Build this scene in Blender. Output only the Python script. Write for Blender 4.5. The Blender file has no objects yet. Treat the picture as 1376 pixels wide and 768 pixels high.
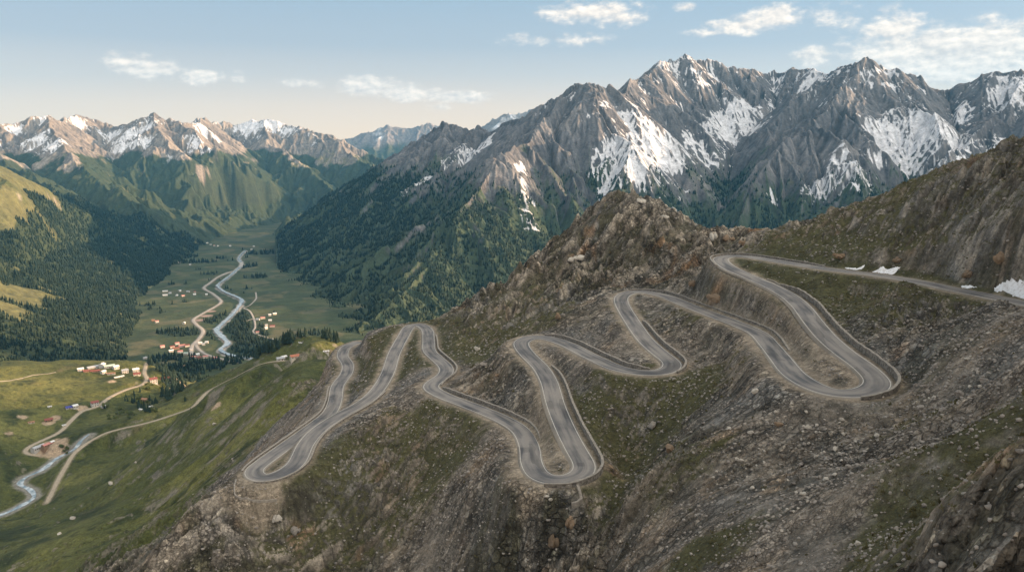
import bpy, bmesh, math, random, time
import numpy as np
from mathutils import Vector, Matrix
from concurrent.futures import ThreadPoolExecutor
T0 = time.time()
def log(*a): print('[%.1f]' % (time.time() - T0), *a, flush=True)
Q = 1.0                      # mesh resolution factor
F = 1080.0; CX = 688.0; CY = 384.0; HZ = 200.0
PIT = math.atan((CY - HZ) / F)
cp, sp = math.cos(PIT), math.sin(PIT)
f32 = np.float32
SC = bpy.context.scene
COL = SC.collection

# ------------------------------------------------------------------ camera rays
def ray(px, py):
    u = (px - CX) / F; v = (CY - py) / F
    return u, cp + v * sp, -sp + v * cp
def W(px, py, H=None, D=None):
    """a place seen in direction px,py lying H metres below the camera, or D metres away over the ground"""
    dx, dy, dz = ray(px, py)
    t = (-H / dz) if H is not None else D / math.hypot(dx, dy)
    return (dx * t, dy * t, dz * t)
def PA(az, D, z):
    a = math.radians(az); return (D * math.sin(a), D * math.cos(a), z)

# ------------------------------------------------------------------ noise
POOL = ThreadPoolExecutor(4)
def par(fn, *arrs, chunk=120000):
    sh = arrs[0].shape; fl = [np.ascontiguousarray(a, dtype=f32).ravel() for a in arrs]
    n = fl[0].size; idx = list(range(0, n, chunk))
    res = list(POOL.map(lambda i: fn(*[a[i:i + chunk] for a in fl]), idx))
    if isinstance(res[0], tuple):
        return tuple(np.concatenate([r[k] for r in res]).reshape(sh) for k in range(len(res[0])))
    return np.concatenate(res).reshape(sh)
def hsh(xi, yi, seed):
    h = (xi.astype(np.uint32) * np.uint32(374761393) + yi.astype(np.uint32) * np.uint32(668265263) + np.uint32((seed * 974634777 + 12345) & 0xffffffff))
    h = (h ^ (h >> np.uint32(13))) * np.uint32(1274126177)
    return h ^ (h >> np.uint32(16))
GR = np.array([[math.cos(2 * math.pi * k / 16), math.sin(2 * math.pi * k / 16)] for k in range(16)], dtype=f32)
def _perlin(x, y, seed):
    x0 = np.floor(x); y0 = np.floor(y); fx = x - x0; fy = y - y0
    xi = x0.astype(np.int32); yi = y0.astype(np.int32)
    u = fx * fx * fx * (fx * (fx * 6 - 15) + 10); v = fy * fy * fy * (fy * (fy * 6 - 15) + 10)
    def g(i, j):
        k = hsh(xi + i, yi + j, seed) & np.uint32(15)
        return GR[k, 0] * (fx - i) + GR[k, 1] * (fy - j)
    a = g(0, 0); b = g(1, 0); c = g(0, 1); d = g(1, 1)
    ab = a + u * (b - a); cd = c + u * (d - c)
    return (ab + v * (cd - ab)) * f32(1.5)
def perlin(x, y, lam, seed=0):
    return par(lambda a, b: _perlin(a / lam, b / lam, seed), x, y)
def fbm(x, y, lam, octs=5, seed=0, gain=0.5, ridged=False):
    def fn(a, b):
        s = np.zeros_like(a); amp = 1.0; l = lam; tot = 0
        for o in range(octs):
            n = _perlin(a / l + 17.3 * o, b / l - 9.1 * o, seed + o * 7)
            if ridged: n = 1 - 2 * np.abs(n)
            s += amp * n; tot += amp; amp *= gain; l *= 0.49
        return s / f32(tot)
    return par(fn, x, y)
def _gully(x, y, dx, dy, lam, seed, sharp):
    px = x / lam; py = y / lam
    x0 = np.floor(px); y0 = np.floor(py); fx = px - x0; fy = py - y0
    xi = x0.astype(np.int32); yi = y0.astype(np.int32)
    va = np.zeros_like(x); ws = np.zeros_like(x)
    for i in (-1, 0, 1, 2):
        for j in (-1, 0, 1, 2):
            if (i in (-1, 2)) and (j in (-1, 2)): continue
            h = hsh(xi + i, yi + j, seed)
            rx = (h & np.uint32(1023)).astype(f32) / 1023 * 0.8 - 0.4
            ry = ((h >> np.uint32(10)) & np.uint32(1023)).astype(f32) / 1023 * 0.8 - 0.4
            ph = ((h >> np.uint32(20)) & np.uint32(255)).astype(f32) / 255 * 6.28
            qx = fx - i - rx; qy = fy - j - ry
            w = np.maximum(np.exp(-(qx * qx + qy * qy) * 1.9) - 0.01, 0)
            va += w * np.cos((qx * dx + qy * dy) * f32(6.2832 * 1.05) + ph * f32(0.15)); ws += w
    v = va / (ws + 1e-6)
    return v * (1 - sharp) + sharp * (1 - 2 * np.sqrt(np.abs(np.clip(v, -1, 1) * 0.5 - 0.5) + 1e-5))
def sst(a, b, x):
    t = np.clip((x - a) / (b - a), 0, 1); return t * t * (3 - 2 * t)
def mixc(c, col, m):
    return c + (np.asarray(col, dtype=f32) - c) * m[..., None]

# ------------------------------------------------------------------ polar height grids
class Grid:
    def __init__(s, az, r):
        s.az = az.astype(np.float64); s.r = r.astype(np.float64)
        A, R = np.meshgrid(s.az, s.r, indexing='ij')
        s.X = (R * np.sin(A)).astype(f32); s.Y = (R * np.cos(A)).astype(f32); s.sa = np.sin(A).astype(f32); s.ca = np.cos(A).astype(f32); s.R = R.astype(f32)
    def grad(s, z):
        gr = np.gradient(z, s.r, axis=1); ga = np.gradient(z, s.az, axis=0) / s.R
        return (gr * s.sa + ga * s.ca).astype(f32), (gr * s.ca - ga * s.sa).astype(f32)
    def idx(s, x, y):
        a = np.arctan2(x, y); r = np.hypot(x, y)
        return np.interp(a, s.az, np.arange(len(s.az))), np.interp(r, s.r, np.arange(len(s.r)))
    def samp(s, arr, x, y):
        i, j = s.idx(np.asarray(x, float), np.asarray(y, float))
        i0 = np.clip(np.floor(i).astype(int), 0, len(s.az) - 2); j0 = np.clip(np.floor(j).astype(int), 0, len(s.r) - 2)
        fi = i - i0; fj = j - j0
        return (arr[i0, j0] * (1 - fi) * (1 - fj) + arr[i0 + 1, j0] * fi * (1 - fj) + arr[i0, j0 + 1] * (1 - fi) * fj + arr[i0 + 1, j0 + 1] * fi * fj)
    def z(s, x, y): return s.samp(s.Z, x, y)
    def hit(s, px, py):
        dx, dy, dz = ray(px, py); a = math.atan2(dx, dy); k = dz / math.hypot(dx, dy)
        if a < s.az[0] or a > s.az[-1]: return None
        i = np.interp(a, s.az, np.arange(len(s.az))); i0 = min(int(i), len(s.az) - 2); f = i - i0
        zz = s.Z[i0] * (1 - f) + s.Z[i0 + 1] * f
        e = zz / s.r - k
        w = np.nonzero(e >= 0)[0]
        if len(w) == 0: return None
        j = w[0]
        if j == 0: r = s.r[0]
        else:
            t = e[j - 1] / (e[j - 1] - e[j]); r = s.r[j - 1] + t * (s.r[j] - s.r[j - 1])
        return (r * math.sin(a), r * math.cos(a), r * k)
    def mesh(s, name, mat, attrs, label=None):
        na, nr = s.X.shape
        co = np.stack([s.X, s.Y, s.Z.astype(f32)], -1).reshape(-1, 3)
        i = np.arange(na - 1)[:, None] * nr + np.arange(nr - 1)[None, :]
        q = np.stack([i, i + 1, i + nr + 1, i + nr], -1).reshape(-1, 4)[:, ::-1]
        me = bpy.data.meshes.new(name)
        me.vertices.add(len(co)); me.vertices.foreach_set('co', co.ravel())
        me.loops.add(q.size); me.loops.foreach_set('vertex_index', q.astype(np.int32).ravel())
        me.polygons.add(len(q)); me.polygons.foreach_set('loop_start', np.arange(0, q.size, 4, dtype=np.int32))
        me.polygons.foreach_set('use_smooth', np.ones(len(q), dtype=bool))
        me.update(calc_edges=True)
        for k, a in attrs.items():
            if a.ndim == 3:
                at = me.color_attributes.new(k, 'FLOAT_COLOR', 'POINT')
                buf = np.ones((len(co), 4), f32); buf[:, :3] = np.clip(a, 0, 1).reshape(-1, 3)
                at.data.foreach_set('color', buf.ravel())
            else:
                at = me.attributes.new(k, 'FLOAT', 'POINT'); at.data.foreach_set('value', np.ascontiguousarray(a, dtype=f32).ravel())
        me.materials.append(mat)
        o = bpy.data.objects.new(name, me); COL.objects.link(o); o['kind'] = 'structure'
        return o
def azr(px): return math.atan((px - CX) / F)     # azimuth (horizon) of a column
def lin(a, b, n): return np.linspace(math.radians(a), math.radians(b), int(n))

# ------------------------------------------------------------------ polylines
def spline(pts, step):
    """Catmull-Rom through 3-D points, resampled evenly"""
    P = np.array([pts[0]] + list(pts) + [pts[-1]], float); out = []
    for i in range(1, len(P) - 2):
        p0, p1, p2, p3 = P[i - 1:i + 3]
        for t in np.linspace(0, 1, 24, endpoint=False):
            out.append(0.5 * ((2 * p1) + (-p0 + p2) * t + (2 * p0 - 5 * p1 + 4 * p2 - p3) * t * t + (-p0 + 3 * p1 - 3 * p2 + p3) * t ** 3))
    out.append(P[-2]); out = np.array(out)
    d = np.concatenate([[0], np.cumsum(np.linalg.norm(np.diff(out[:, :2], axis=0), axis=1))])
    n = max(2, int(d[-1] / step)); s = np.linspace(0, d[-1], n)
    return np.stack([np.interp(s, d, out[:, k]) for k in range(out.shape[1])], 1)
def smooth_line(L, it=6):
    L = L.copy()
    for _ in range(it): L[1:-1] = 0.25 * L[:-2] + 0.5 * L[1:-1] + 0.25 * L[2:]
    return L

ROADPX = [(1420,415),(1376,407.6),(1326,397),(1275,387),(1225,376.5),(1174,368.7),(1123,362.6),(1072,355),(1032,348.4),(1001,344),(981,343.7),(969,346.7),(970.8,352.5),(984,361.6),(1008,372),(1035,383.6),(1059,396.5),(1077,411.7),(1091,430),(1109.6,452),(1133,472.6),(1157,489.6),(1175.6,506.5),(1179,516.6),(1167,525),(1143,529),(1116,526.8),(1089,516.6),(1065.6,501.4),(1048.6,481),(1033.4,462.5),(1018,447),(987.7,433.7),(954,421),(924,409.7),(897,398.5),(869.9,392.4),(849.6,392),(836,397.9),(836,408.7),(849.6,431.7),(866.5,455.4),(886.8,474),(902,485.9),(902,494.3),(886.8,500),(859.7,500),(829,494),(795.4,479),(761.6,462),(734.5,453.5),(712,453.5),(700,460.5),(707.4,474),(726,492.6),(737.9,513),(746,541.6),(758,572),(773.4,602.5),(785,622.8),(783.6,634.7),(768,643),(744.6,645),(724,638),(714,621),(711,599),(700.6,578.8),(680,565),(658.5,555),(624.7,541.9),(597.6,531.7),(580,521.6),(582,514),(597.6,503),(599,492.8),(587,481),(577,470.8),(576,457),(574,443),(563,436),(550,439),(541.7,452),(530,474),(521,501),(506,525),(486,542),(455,558.8),(428,577),(411,596),(399.6,619.7),(384,633),(364,641),(347,641),(341,631.6),(357,618),(387.7,596),(418,574),(442,555),(450,538.5),(453.7,518),(465.6,501),(467,489),(460.5,477.5),(465.6,465.7),(482.5,459)]
KEYH = {0: 38.5, 1: 40, 10: 46, 23: 55, 36: 66, 43: 71, 51: 78, 59: 85, 62: 86, 71: 94, 79: 101, 91: 108, len(ROADPX) - 1: 119}
def road_world():
    pts = []; ks = sorted(KEYH)
    # pixel arc length between keys is a poor measure: iterate once in world space
    H = np.interp(np.arange(len(ROADPX)), ks, [KEYH[k] for k in ks])
    for _ in range(3):
        P = np.array([W(px, py, h) for (px, py), h in zip(ROADPX, H)])
        s = np.concatenate([[0], np.cumsum(np.linalg.norm(np.diff(P[:, :2], axis=0), axis=1))])
        H = np.interp(s, [s[k] for k in ks], [KEYH[k] for k in ks])
    return [W(px, py, h) for (px, py), h in zip(ROADPX, H)]
road_ctrl = road_world()
ROAD = smooth_line(spline(road_ctrl, 1.0), 10)
log('road length', len(ROAD), 'points')
def px_line(pts, step, it=4):
    """pts: (px,py,H)"""
    return smooth_line(spline([W(a, b, h) for a, b, h in pts], step), it)
# farm road on the green spur, road through the hamlet
SPUR = px_line([(384,484,258),(362,486,262),(345,491,270),(318,505,288),(297,515,300),(280,525,310),(268,537,316),(258,547,322),(235,556,330),(200,567,338),(165,575,345),(140,582,350),(118,594,357),(100,608,362),(85,632,370),(76,648,373),(68,665,376),(62,676,378)], 3)
HAM = px_line([(197,487,352),(194,500,352),(197,508,350),(192,516,351),(170,523,351),(148,533,351),(130,546,352),(110,552,353),(95,565,356),(80,580,359),(57,591,363),(40,599,366),(33,606,368),(40,610,370),(55,611,372)], 3)
MEADOWTRACK = px_line([(-20,518,336),(20,511,337),(50,503,337),(75,499,338)], 3)
STREAM = px_line([(120,583,352),(108,592,358),(104,600,362),(96,606,366),(80,613,370),(68,622,373),(55,632,376),(36,640,379),(26,650,381),(40,657,382),(46,668,383),(30,678,384),(10,688,386),(-30,702,388)], 3)

# ------------------------------------------------------------------ hillside: thin plate spline through chosen places
C = []
for k, p in enumerate(ROAD[::14]): C.append(tuple(p))
for L, st in ((SPUR, 16), (HAM, 16), (STREAM, 14)): C += [tuple(p) for p in L[::st]]
for px, py, H in [(1376,768,28),(1376,700,30),(1376,600,33),(1376,500,38),(1300,460,42),(1280,600,42),(1250,700,40),(1200,768,42),(1200,600,50),(1240,540,51),(1215,560,54),(1130,650,53),(1100,768,54),(1000,768,62),(1000,680,64),(1000,600,66),(1060,555,60),(950,560,70),(985,470,66),(1130,420,52),(1200,450,51),(1160,400,49),
    (900,620,76),(850,768,84),(800,768,98),(760,768,112),(850,700,83),(880,540,77),(820,560,82),(830,600,89),(815,640,93),(740,690,93),(790,700,97),(690,768,108),(690,690,93),(760,720,104),(640,640,93),(600,590,98),(600,700,108),(600,768,116),(520,620,108),(520,768,124),(450,700,122),(430,768,132),(440,640,112),(370,690,118),(340,675,113),(320,650,112),(320,700,130),(350,768,146),(280,768,170),
    (200,768,205),(100,768,250),(50,768,272),(0,768,295),(-60,768,310),(0,735,325),(50,722,332),(100,700,330),(60,700,350),(200,700,260),(260,700,205),(290,660,185),(200,650,300),(120,660,352),(200,600,322),(300,600,225),(300,640,195),(350,600,165),(300,560,250),(400,560,165),(340,540,240),(420,510,175),(400,500,205),(440,480,180),(380,500,240),(420,465,238),(440,456,240),(410,452,250),(400,470,250),(250,600,275),(250,640,240),
    (0,486,332),(60,490,336),(120,496,344),(180,500,350),(215,498,354),(0,520,335),(60,525,342),(110,520,345),(150,505,348),(0,560,345),(50,560,352),(0,620,365),(60,600,364),(-80,560,330),(-80,640,370),(0,655,378),(160,560,356),(190,540,360),(150,598,362),(-80,500,320),(-60,700,385),
    (640,530,94),(680,520,88),(690,500,84),(800,520,78),(800,450,75),(660,600,91)]:
    C.append(W(px, py, H))
for px, py, D in [(850,268,500),(820,272,505),(880,290,480),(905,308,460),(950,326,440),(1000,328,410),(1030,322,405),(780,300,505),(740,338,500),(700,372,490),(650,402,480),(600,427,470),
    (850,330,440),(750,400,415),(700,435,375),(640,470,372),(620,500,345),(930,370,385),(800,370,440),(1376,196,330),(1300,222,345),(1200,262,370),(1120,290,390),(1060,310,400),(1376,300,265),(1376,385,236),(1250,350,275),(1150,335,330),(1470,150,320),(1470,300,250)]:
    C.append(W(px, py, D=D))
for a, D, z in [(9,620,-110),(3,620,-165),(-4,620,-200),(-8,560,-190),(-12,620,-205),(14,540,-100),(18,520,-80),(24,520,-40),(32,440,-20),(20,650,-125),(9,850,-330),(-4,850,-360),(20,850,-260),(25,700,-85),(32,720,-45),(38,800,0),(43,1050,60),(46,900,40),(46,1350,240),(60,900,120),(60,1300,180),(49,570,42),(80,1200,330),(-15,900,-330),(-20,1250,-340),(-12,1250,-440),(0,1250,-480),(15,1250,-480),(32,1250,-470),  # unseen high ground far right is shaped to keep sun off the foreground
    (40,250,22),(42,330,30),(45,450,20),(50,300,70),(50,150,25),(60,100,10),(60,500,110),(60,300,110),(75,500,150),(75,300,110),(90,500,160),(90,300,110),(100,500,150),(100,200,60),(80,100,10),(40,40,-22),(70,40,-14),(-20,40,-70),(0,40,-62),(20,40,-45),(0,90,-76),(-20,90,-95),(-35,90,-115),(-35,180,-150),(-35,300,-200),(-12,140,-104),(100,60,0),(60,700,120),(75,700,180),
    (-26,1740,-470),(-32,1740,-450),(-38,1740,-440),(-19,1700,-520),(-8,1700,-560),(10,1700,-580),(30,1700,-580),(60,1700,0),(90,1700,0),(-20,1500,-520),(-12,1500,-540),(0,1500,-560),(30,1500,-560),(-22,1330,-400),(-38,900,-350),(-38,600,-330)]:
    C.append(PA(a, D, z))
C = np.array(C)
def tps_fit(P, z, lam):
    n = len(P); d = np.linalg.norm(P[:, None] - P[None], axis=2) / 100
    K = np.where(d > 0, d * d * np.log(d + 1e-12), 0) + lam * np.eye(n)
    A = np.zeros((n + 3, n + 3)); A[:n, :n] = K; A[:n, n:] = np.c_[np.ones(n), P / 100]; A[n:, :n] = A[:n, n:].T
    return np.linalg.solve(A, np.r_[z, 0, 0, 0])
def tps_eval(P, w, X, Y):
    n = len(P); wf = w; Pf = P / 100
    def fn(x, y):
        x = x.astype(np.float64) / 100; y = y.astype(np.float64) / 100; s = wf[n] + wf[n + 1] * x + wf[n + 2] * y
        for k in range(n):
            d2 = (x - Pf[k, 0]) ** 2 + (y - Pf[k, 1]) ** 2
            s = s + wf[k] * (0.5 * d2 * np.log(d2 + 1e-9))
        return s.astype(f32)
    return par(fn, X, Y, chunk=20000)
# log-radius space so near detail is stiffer and far land smoother
wts = tps_fit(C[:, :2], C[:, 2], 0.002)
log('controls', len(C))
def corridor(G, Z, lines, cell, bound):
    """lay the land to the lines (x,y,z): weight by nearness. lines: (pts, half flat, blend width, drop)"""
    x0, x1, y0, y1 = bound; nx = int((x1 - x0) / cell) + 1; ny = int((y1 - y0) / cell) + 1
    out = Z
    for pts, half, bw, drop in lines:
        SW = np.zeros((nx, ny), f32); SZ = np.zeros((nx, ny), f32); DM = np.full((nx, ny), 1e4, f32)
        rad = half + bw + cell * 2; k = int(rad / cell) + 1
        for p in pts:
            ci = int((p[0] - x0) / cell); cj = int((p[1] - y0) / cell)
            a0, a1, b0, b1 = max(ci - k, 0), min(ci + k + 1, nx), max(cj - k, 0), min(cj + k + 1, ny)
            if a1 <= a0 or b1 <= b0: continue
            gx = (x0 + np.arange(a0, a1, dtype=f32) * cell - p[0])[:, None]; gy = (y0 + np.arange(b0, b1, dtype=f32) * cell - p[1])[None]
            d2 = gx * gx + gy * gy
            w = 1 / (d2 * d2 + 2)
            SW[a0:a1, b0:b1] += w; SZ[a0:a1, b0:b1] += w * p[2]
            np.minimum(DM[a0:a1, b0:b1], np.sqrt(d2), out=DM[a0:a1, b0:b1])
        zc = SZ / np.maximum(SW, 1e-20)
        fi = (G.X - x0) / cell; fj = (G.Y - y0) / cell
        ok = (fi > 0) & (fi < nx - 2) & (fj > 0) & (fj < ny - 2)
        i = np.clip(fi, 0, nx - 2).astype(int); j = np.clip(fj, 0, ny - 2).astype(int); u = fi - i; v = fj - j
        def bl(a): return a[i, j] * (1 - u) * (1 - v) + a[i + 1, j] * u * (1 - v) + a[i, j + 1] * (1 - u) * v + a[i + 1, j + 1] * u * v
        near = DM[i, j] < half + bw + cell
        d = np.where(ok & near, bl(np.minimum(DM, half + bw + 2 * cell)), 1e4)
        zz = np.where(near, bl(np.where(SW > 0, zc, 0)), 0)
        good = near & ok & (SW[i + 1, j + 1] > 0) & (SW[i, j] > 0) & (SW[i + 1, j] > 0) & (SW[i, j + 1] > 0)
        w = np.where(good, 1 - sst(half, half + bw, d), 0)
        out = out * (1 - w) + (zz - drop) * w
        G.last = np.where(good, d, 1e4)
    return out
def dist_line(G, pts, maxd, cell=None):
    """distance of every grid vertex to a line, 1e4 where farther than maxd"""
    corridor(G, np.zeros_like(G.X), [(pts, maxd * 0.5, maxd * 0.5, 0)], cell or maxd / 12, (pts[:, 0].min() - maxd, pts[:, 0].max() + maxd, pts[:, 1].min() - maxd, pts[:, 1].max() + maxd))
    return G.last
def blobs(G, lst):
    """soft patches at places on the land: (px,py,radius[,weight]) -> mask; the place is found on the land itself"""
    m = np.ones_like(G.X)
    for b in lst:
        h = b[0:2]; p = G.hit(*h)
        if p is None: continue
        rx = b[2]; d2 = ((G.X - p[0]) ** 2 + (G.Y - p[1]) ** 2) / (rx * rx)
        w = (b[3] if len(b) > 3 else 1) * np.exp(-d2 * 0.9)
        m = m * (1 - np.clip(w, 0, 1))
    return 1 - m
def despike(Z, R, it=4, k=.0006):
    for _ in range(it):
        b = Z.copy(); b[1:-1, 1:-1] = (Z[:-2, 1:-1] + Z[2:, 1:-1] + Z[1:-1, :-2] + Z[1:-1, 2:] + 2 * Z[1:-1, 1:-1]) / 6
        d = np.abs(Z - b) / (R * k); w = sst(.4, 1.2, d); Z = Z * (1 - w) + b * w
    return Z

# ================================================================== the near hillside
naz = int(1250 * Q); nr = int(1350 * Q)
az = np.concatenate([lin(-44, -36, 40)[:-1], lin(-36, 36, naz), lin(36, 102, 150)[1:]])
def logsp(a, b, n): return np.exp(np.linspace(math.log(a), math.log(b), int(n * Q)))[:-1]
G = Grid(az, np.concatenate([logsp(22, 50, 60), logsp(50, 150, 480), logsp(150, 650, 1150), logsp(650, 1750, 380), [1750.]]))
Z = tps_eval(C[:, :2], wts, G.X, G.Y)
log('tps')
G.Z = Z.copy()
Dr = dist_line(G, ROAD, 60)
rough = blobs(G, [(850,270,60),(820,280,60),(780,320,55),(900,310,45,.9),(950,330,28,.8),(740,370,50,.9),(700,400,45,.8),(640,430,40,.9),(610,450,30,.8),(800,350,45,.9),(870,350,40,.8),
    (990,335,20,.8),(1060,325,30,.8),(1120,320,30,.6),(1200,300,35,.6),(1300,260,30,.35),(1330,360,14,.7),(1290,350,12,.5),
    (740,720,18,1),(760,750,18,1),(790,700,12,.8),(700,740,15,.6),(1330,740,14,.45),(1290,700,10,.35),(1370,700,12,.45),(370,710,26,1),(400,740,30,.9),(350,750,30,.9),(200,740,35,.8),(160,750,35,.8),(250,730,30,.6),
    (650,510,18,.8),(690,540,12,.5),(940,400,22,.8),(900,380,25,.7),(1000,420,14,.5),(1180,470,25,.7),(1230,500,18,.8),(900,600,10,.6),(820,600,14,.7),(760,430,14,.6),(1250,420,30,.3)])
green = blobs(G, [(120,600,190),(40,560,190),(100,540,170),(200,620,150),(60,640,160),(160,660,130),(250,600,150),(120,690,110),(0,510,160),(80,520,140),(150,500,120),(190,560,110),(100,600,120),(20,650,90),(0,600,120),(60,690,70),(120,720,60),(200,700,60),(160,650,80),(230,620,90),(300,570,100),(340,530,90),(400,480,90),(430,462,80),(280,600,80),(220,570,90),(100,755,50,.9),(30,740,60),(250,670,50,.9),(40,620,60),(-60,560,150),(-60,700,120),(180,730,30,.9),(20,768,60)])
grass = blobs(G, [(850,560,22,1),(880,540,18,.9),(810,590,16,.8),(830,575,15,1),(500,470,30,.8),(540,455,25,.8),(620,460,35,.9),(640,440,35,.8),(700,440,30,.9),(600,430,30,.7),(500,640,22,.9),(560,650,20,.9),(450,670,22,.9),(540,600,22,.7),(400,700,20,.8),(430,750,24,.8),(380,625,10,.8),(1100,330,50,.9),(1180,300,50,.8),(1060,340,20,.8),(1250,270,50,.7),(1330,280,45,.8),(1300,320,35,.75),(1350,240,50,.8),(1376,320,30,.7),(1010,352,8,.9),(1020,360,10,.7),
    (860,650,14,.8),(900,640,12,.7),(820,690,14,.8),(960,400,20,.5),(1350,600,14,.8),(1376,550,20,.9),(1300,690,8,.8),(1250,560,12,.6),(960,740,10,.8),(1180,740,5,.8),(1250,745,8,.9),(1100,470,15,.5),(800,320,50,.55),(740,400,45,.6),(850,420,14,.5),(760,520,12,.5),(640,560,16,.5),(560,480,20,.5),(470,520,25,.6)])
gx, gy = G.grad(Z); sl = np.hypot(gx, gy)
n0 = fbm(G.X, G.Y, 90, 4, 3)
rockm = sst(700, 560, G.R) * np.clip(rough * (0.9 + 0.5 * fbm(G.X, G.Y, 30, 3, 5)), 0, 1)
farr = sst(500, 1000, G.R)
Z = Z + fbm(G.X, G.Y, 60, 5, 11) * (1.8 + 2.5 * farr) + fbm(G.X, G.Y, 34, 4, 21, 0.45, True) * rockm * (3.2 + G.R * 0.003)
uu = -0.80 * G.X - 0.60 * G.Y; vv = 0.60 * G.X - 0.80 * G.Y        # bedding of the rock runs down towards the valley
def ledges(lam, st, seed, lo, hi):
    wv = vv + 0.35 * lam * fbm(G.X, G.Y, lam * 2.2, 3, seed + 1)
    n = fbm((uu / st).astype(f32), wv.astype(f32), lam, 3, seed, .5)
    return sst(lo, hi, n), n
L1, L1n = ledges(19, 2.2, 211, -.02, .2); L2, L2n = ledges(8, 2.0, 221, .0, .28); L3, L3n = ledges(3, 1.9, 231, .06, .25)
some = 0.30 * sst(.0, .3, fbm(G.X, G.Y, 70, 4, 241))
Z = Z + L1 * 5.6 * np.clip(rockm - .1, 0, 1) + L2 * 1.6 * (rockm + some) + L3 * 0.45 * (rockm + some) * sst(420, 200, G.R)
wgx = (G.X + 5 * fbm(G.X, G.Y, 30, 3, 251)).astype(f32); wgy = (G.Y + 5 * fbm(G.X, G.Y, 30, 3, 252)).astype(f32)
gmod = 0.25 + 1.1 * sst(-.35, .4, fbm(G.X, G.Y, 75, 3, 253))
gmod2 = sst(-.25, .35, fbm(G.X, G.Y, 32, 3, 254))
streak = np.zeros_like(Z)
for lam, amp, sd in ((60, 5.2, 1), (27, 2.9, 2), (13, 0.75, 3), (6.4, 0.24, 4), (3.1, 0.06, 5)):
    if lam > 20: gx, gy = G.grad(Z)
    if lam == 60: bgx, bgy = gx, gy      # gullies follow the general fall line
    mx = 0.7 * bgx + 0.3 * gx; my = 0.7 * bgy + 0.3 * gy
    m = np.sqrt(mx * mx + my * my) + 1e-4
    g = par(lambda a, b, c, d: _gully(a, b, c, d, lam, 40 + sd, 0.35), wgx, wgy, -my / m, mx / m)
    fade = sst(0.08, 0.55, m) * (1 - 0.45 * np.clip(green, 0, 1) * sst(-.2, .5, n0)) * (0.7 + 0.3 * rockm) * (gmod if lam > 14 else gmod * gmod2)
    Z = Z + g * amp * fade
    streak = streak * 0.8 + g * fade * (0.6 if lam > 20 else 0.9)
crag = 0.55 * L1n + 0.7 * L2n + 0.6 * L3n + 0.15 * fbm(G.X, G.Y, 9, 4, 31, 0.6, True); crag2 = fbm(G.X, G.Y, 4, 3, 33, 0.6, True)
Z = Z + fbm(G.X, G.Y, 12, 3, 261) * .75 * (1 - .6 * np.clip(green, 0, 1)) + fbm(G.X, G.Y, 4.5, 3, 262) * .3 * (1 - .6 * np.clip(green, 0, 1)) * sst(600, 300, G.R)
Z = Z + crag2 * 0.14 * (0.2 + rockm) + fbm(G.X, G.Y, 2.2, 2, 35) * 0.07
ck1 = fbm((uu / 3.2).astype(f32), (vv + 2.5 * n0).astype(f32), 11, 3, 271); ck2 = fbm(uu.astype(f32), (vv / 2.2).astype(f32), 15, 3, 272)
crack = np.maximum(sst(.09, .0, np.abs(ck1)), .8 * sst(.07, .0, np.abs(ck2))) * np.clip(rockm + 1.2 * some, 0, 1)
Z = Z - crack * 1.5
log('hillside relief')
wr = sst(55, 12, Dr)[...]            # calmer beside the road
wr = 1 - sst(10, 40, Dr)
Z = Z * (1 - wr) + np.where(wr > 0, G.Z + (Z - G.Z) * (0.35), 0) * wr
RB = (ROAD[:, 0].min() - 20, ROAD[:, 0].max() + 20, ROAD[:, 1].min() - 20, ROAD[:, 1].max() + 20)
Z = corridor(G, Z, [(ROAD, 5.2, 9.0, 0.22)], 0.6, RB); Dr2 = G.last.copy()
for L, h, b in ((SPUR, 3.5, 9), (HAM, 3.5, 9), (STREAM, 5, 14)):
    bb = (L[:, 0].min() - 40, L[:, 0].max() + 40, L[:, 1].min() - 40, L[:, 1].max() + 40)
    Z = corridor(G, Z, [(L, h, b, 0.25)], 2.0, bb)
    if L is SPUR: DS = G.last.copy()
    elif L is HAM: DH = G.last.copy()
    elif L is STREAM: DT = G.last.copy()
def sight(G, Z, L, clear=.5):
    """keeps the ground between the viewpoint side and a line low enough for the line to lie on an open slope"""
    a = np.arctan2(L[:, 0], L[:, 1]); r = np.hypot(L[:, 0], L[:, 1]); k = L[:, 2] / r
    lo, hi = np.searchsorted(G.az, a.min()), np.searchsorted(G.az, a.max())
    for i in range(lo, hi):
        near_ = np.abs(a - G.az[i]) < .0012
        if not near_.any(): continue
        kk_ = k[near_].min(); rr = r[near_][np.argmin(k[near_])]; m = G.r < rr - 3
        lim = kk_ * G.r[m] - clear - (rr - G.r[m]) * .012
        Z[i, m] = np.where(G.r[m] > rr * .45, np.minimum(lim, Z[i, m]), Z[i, m])
    return Z
for L in (SPUR, HAM, STREAM): Z = sight(G, Z, L)
Z = despike(Z, G.R, 2, .0012)
G.Z = Z.astype(f32)
for px_ in (60, 150):
    i_ = np.searchsorted(G.az, azr(px_)); print('PROFILE', px_, [(int(r_), int(G.Z[i_, np.searchsorted(G.r, r_)])) for r_ in range(900, 1500, 40)])
gx, gy = G.grad(G.Z); sl = np.hypot(gx, gy)
log('hillside done')
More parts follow.
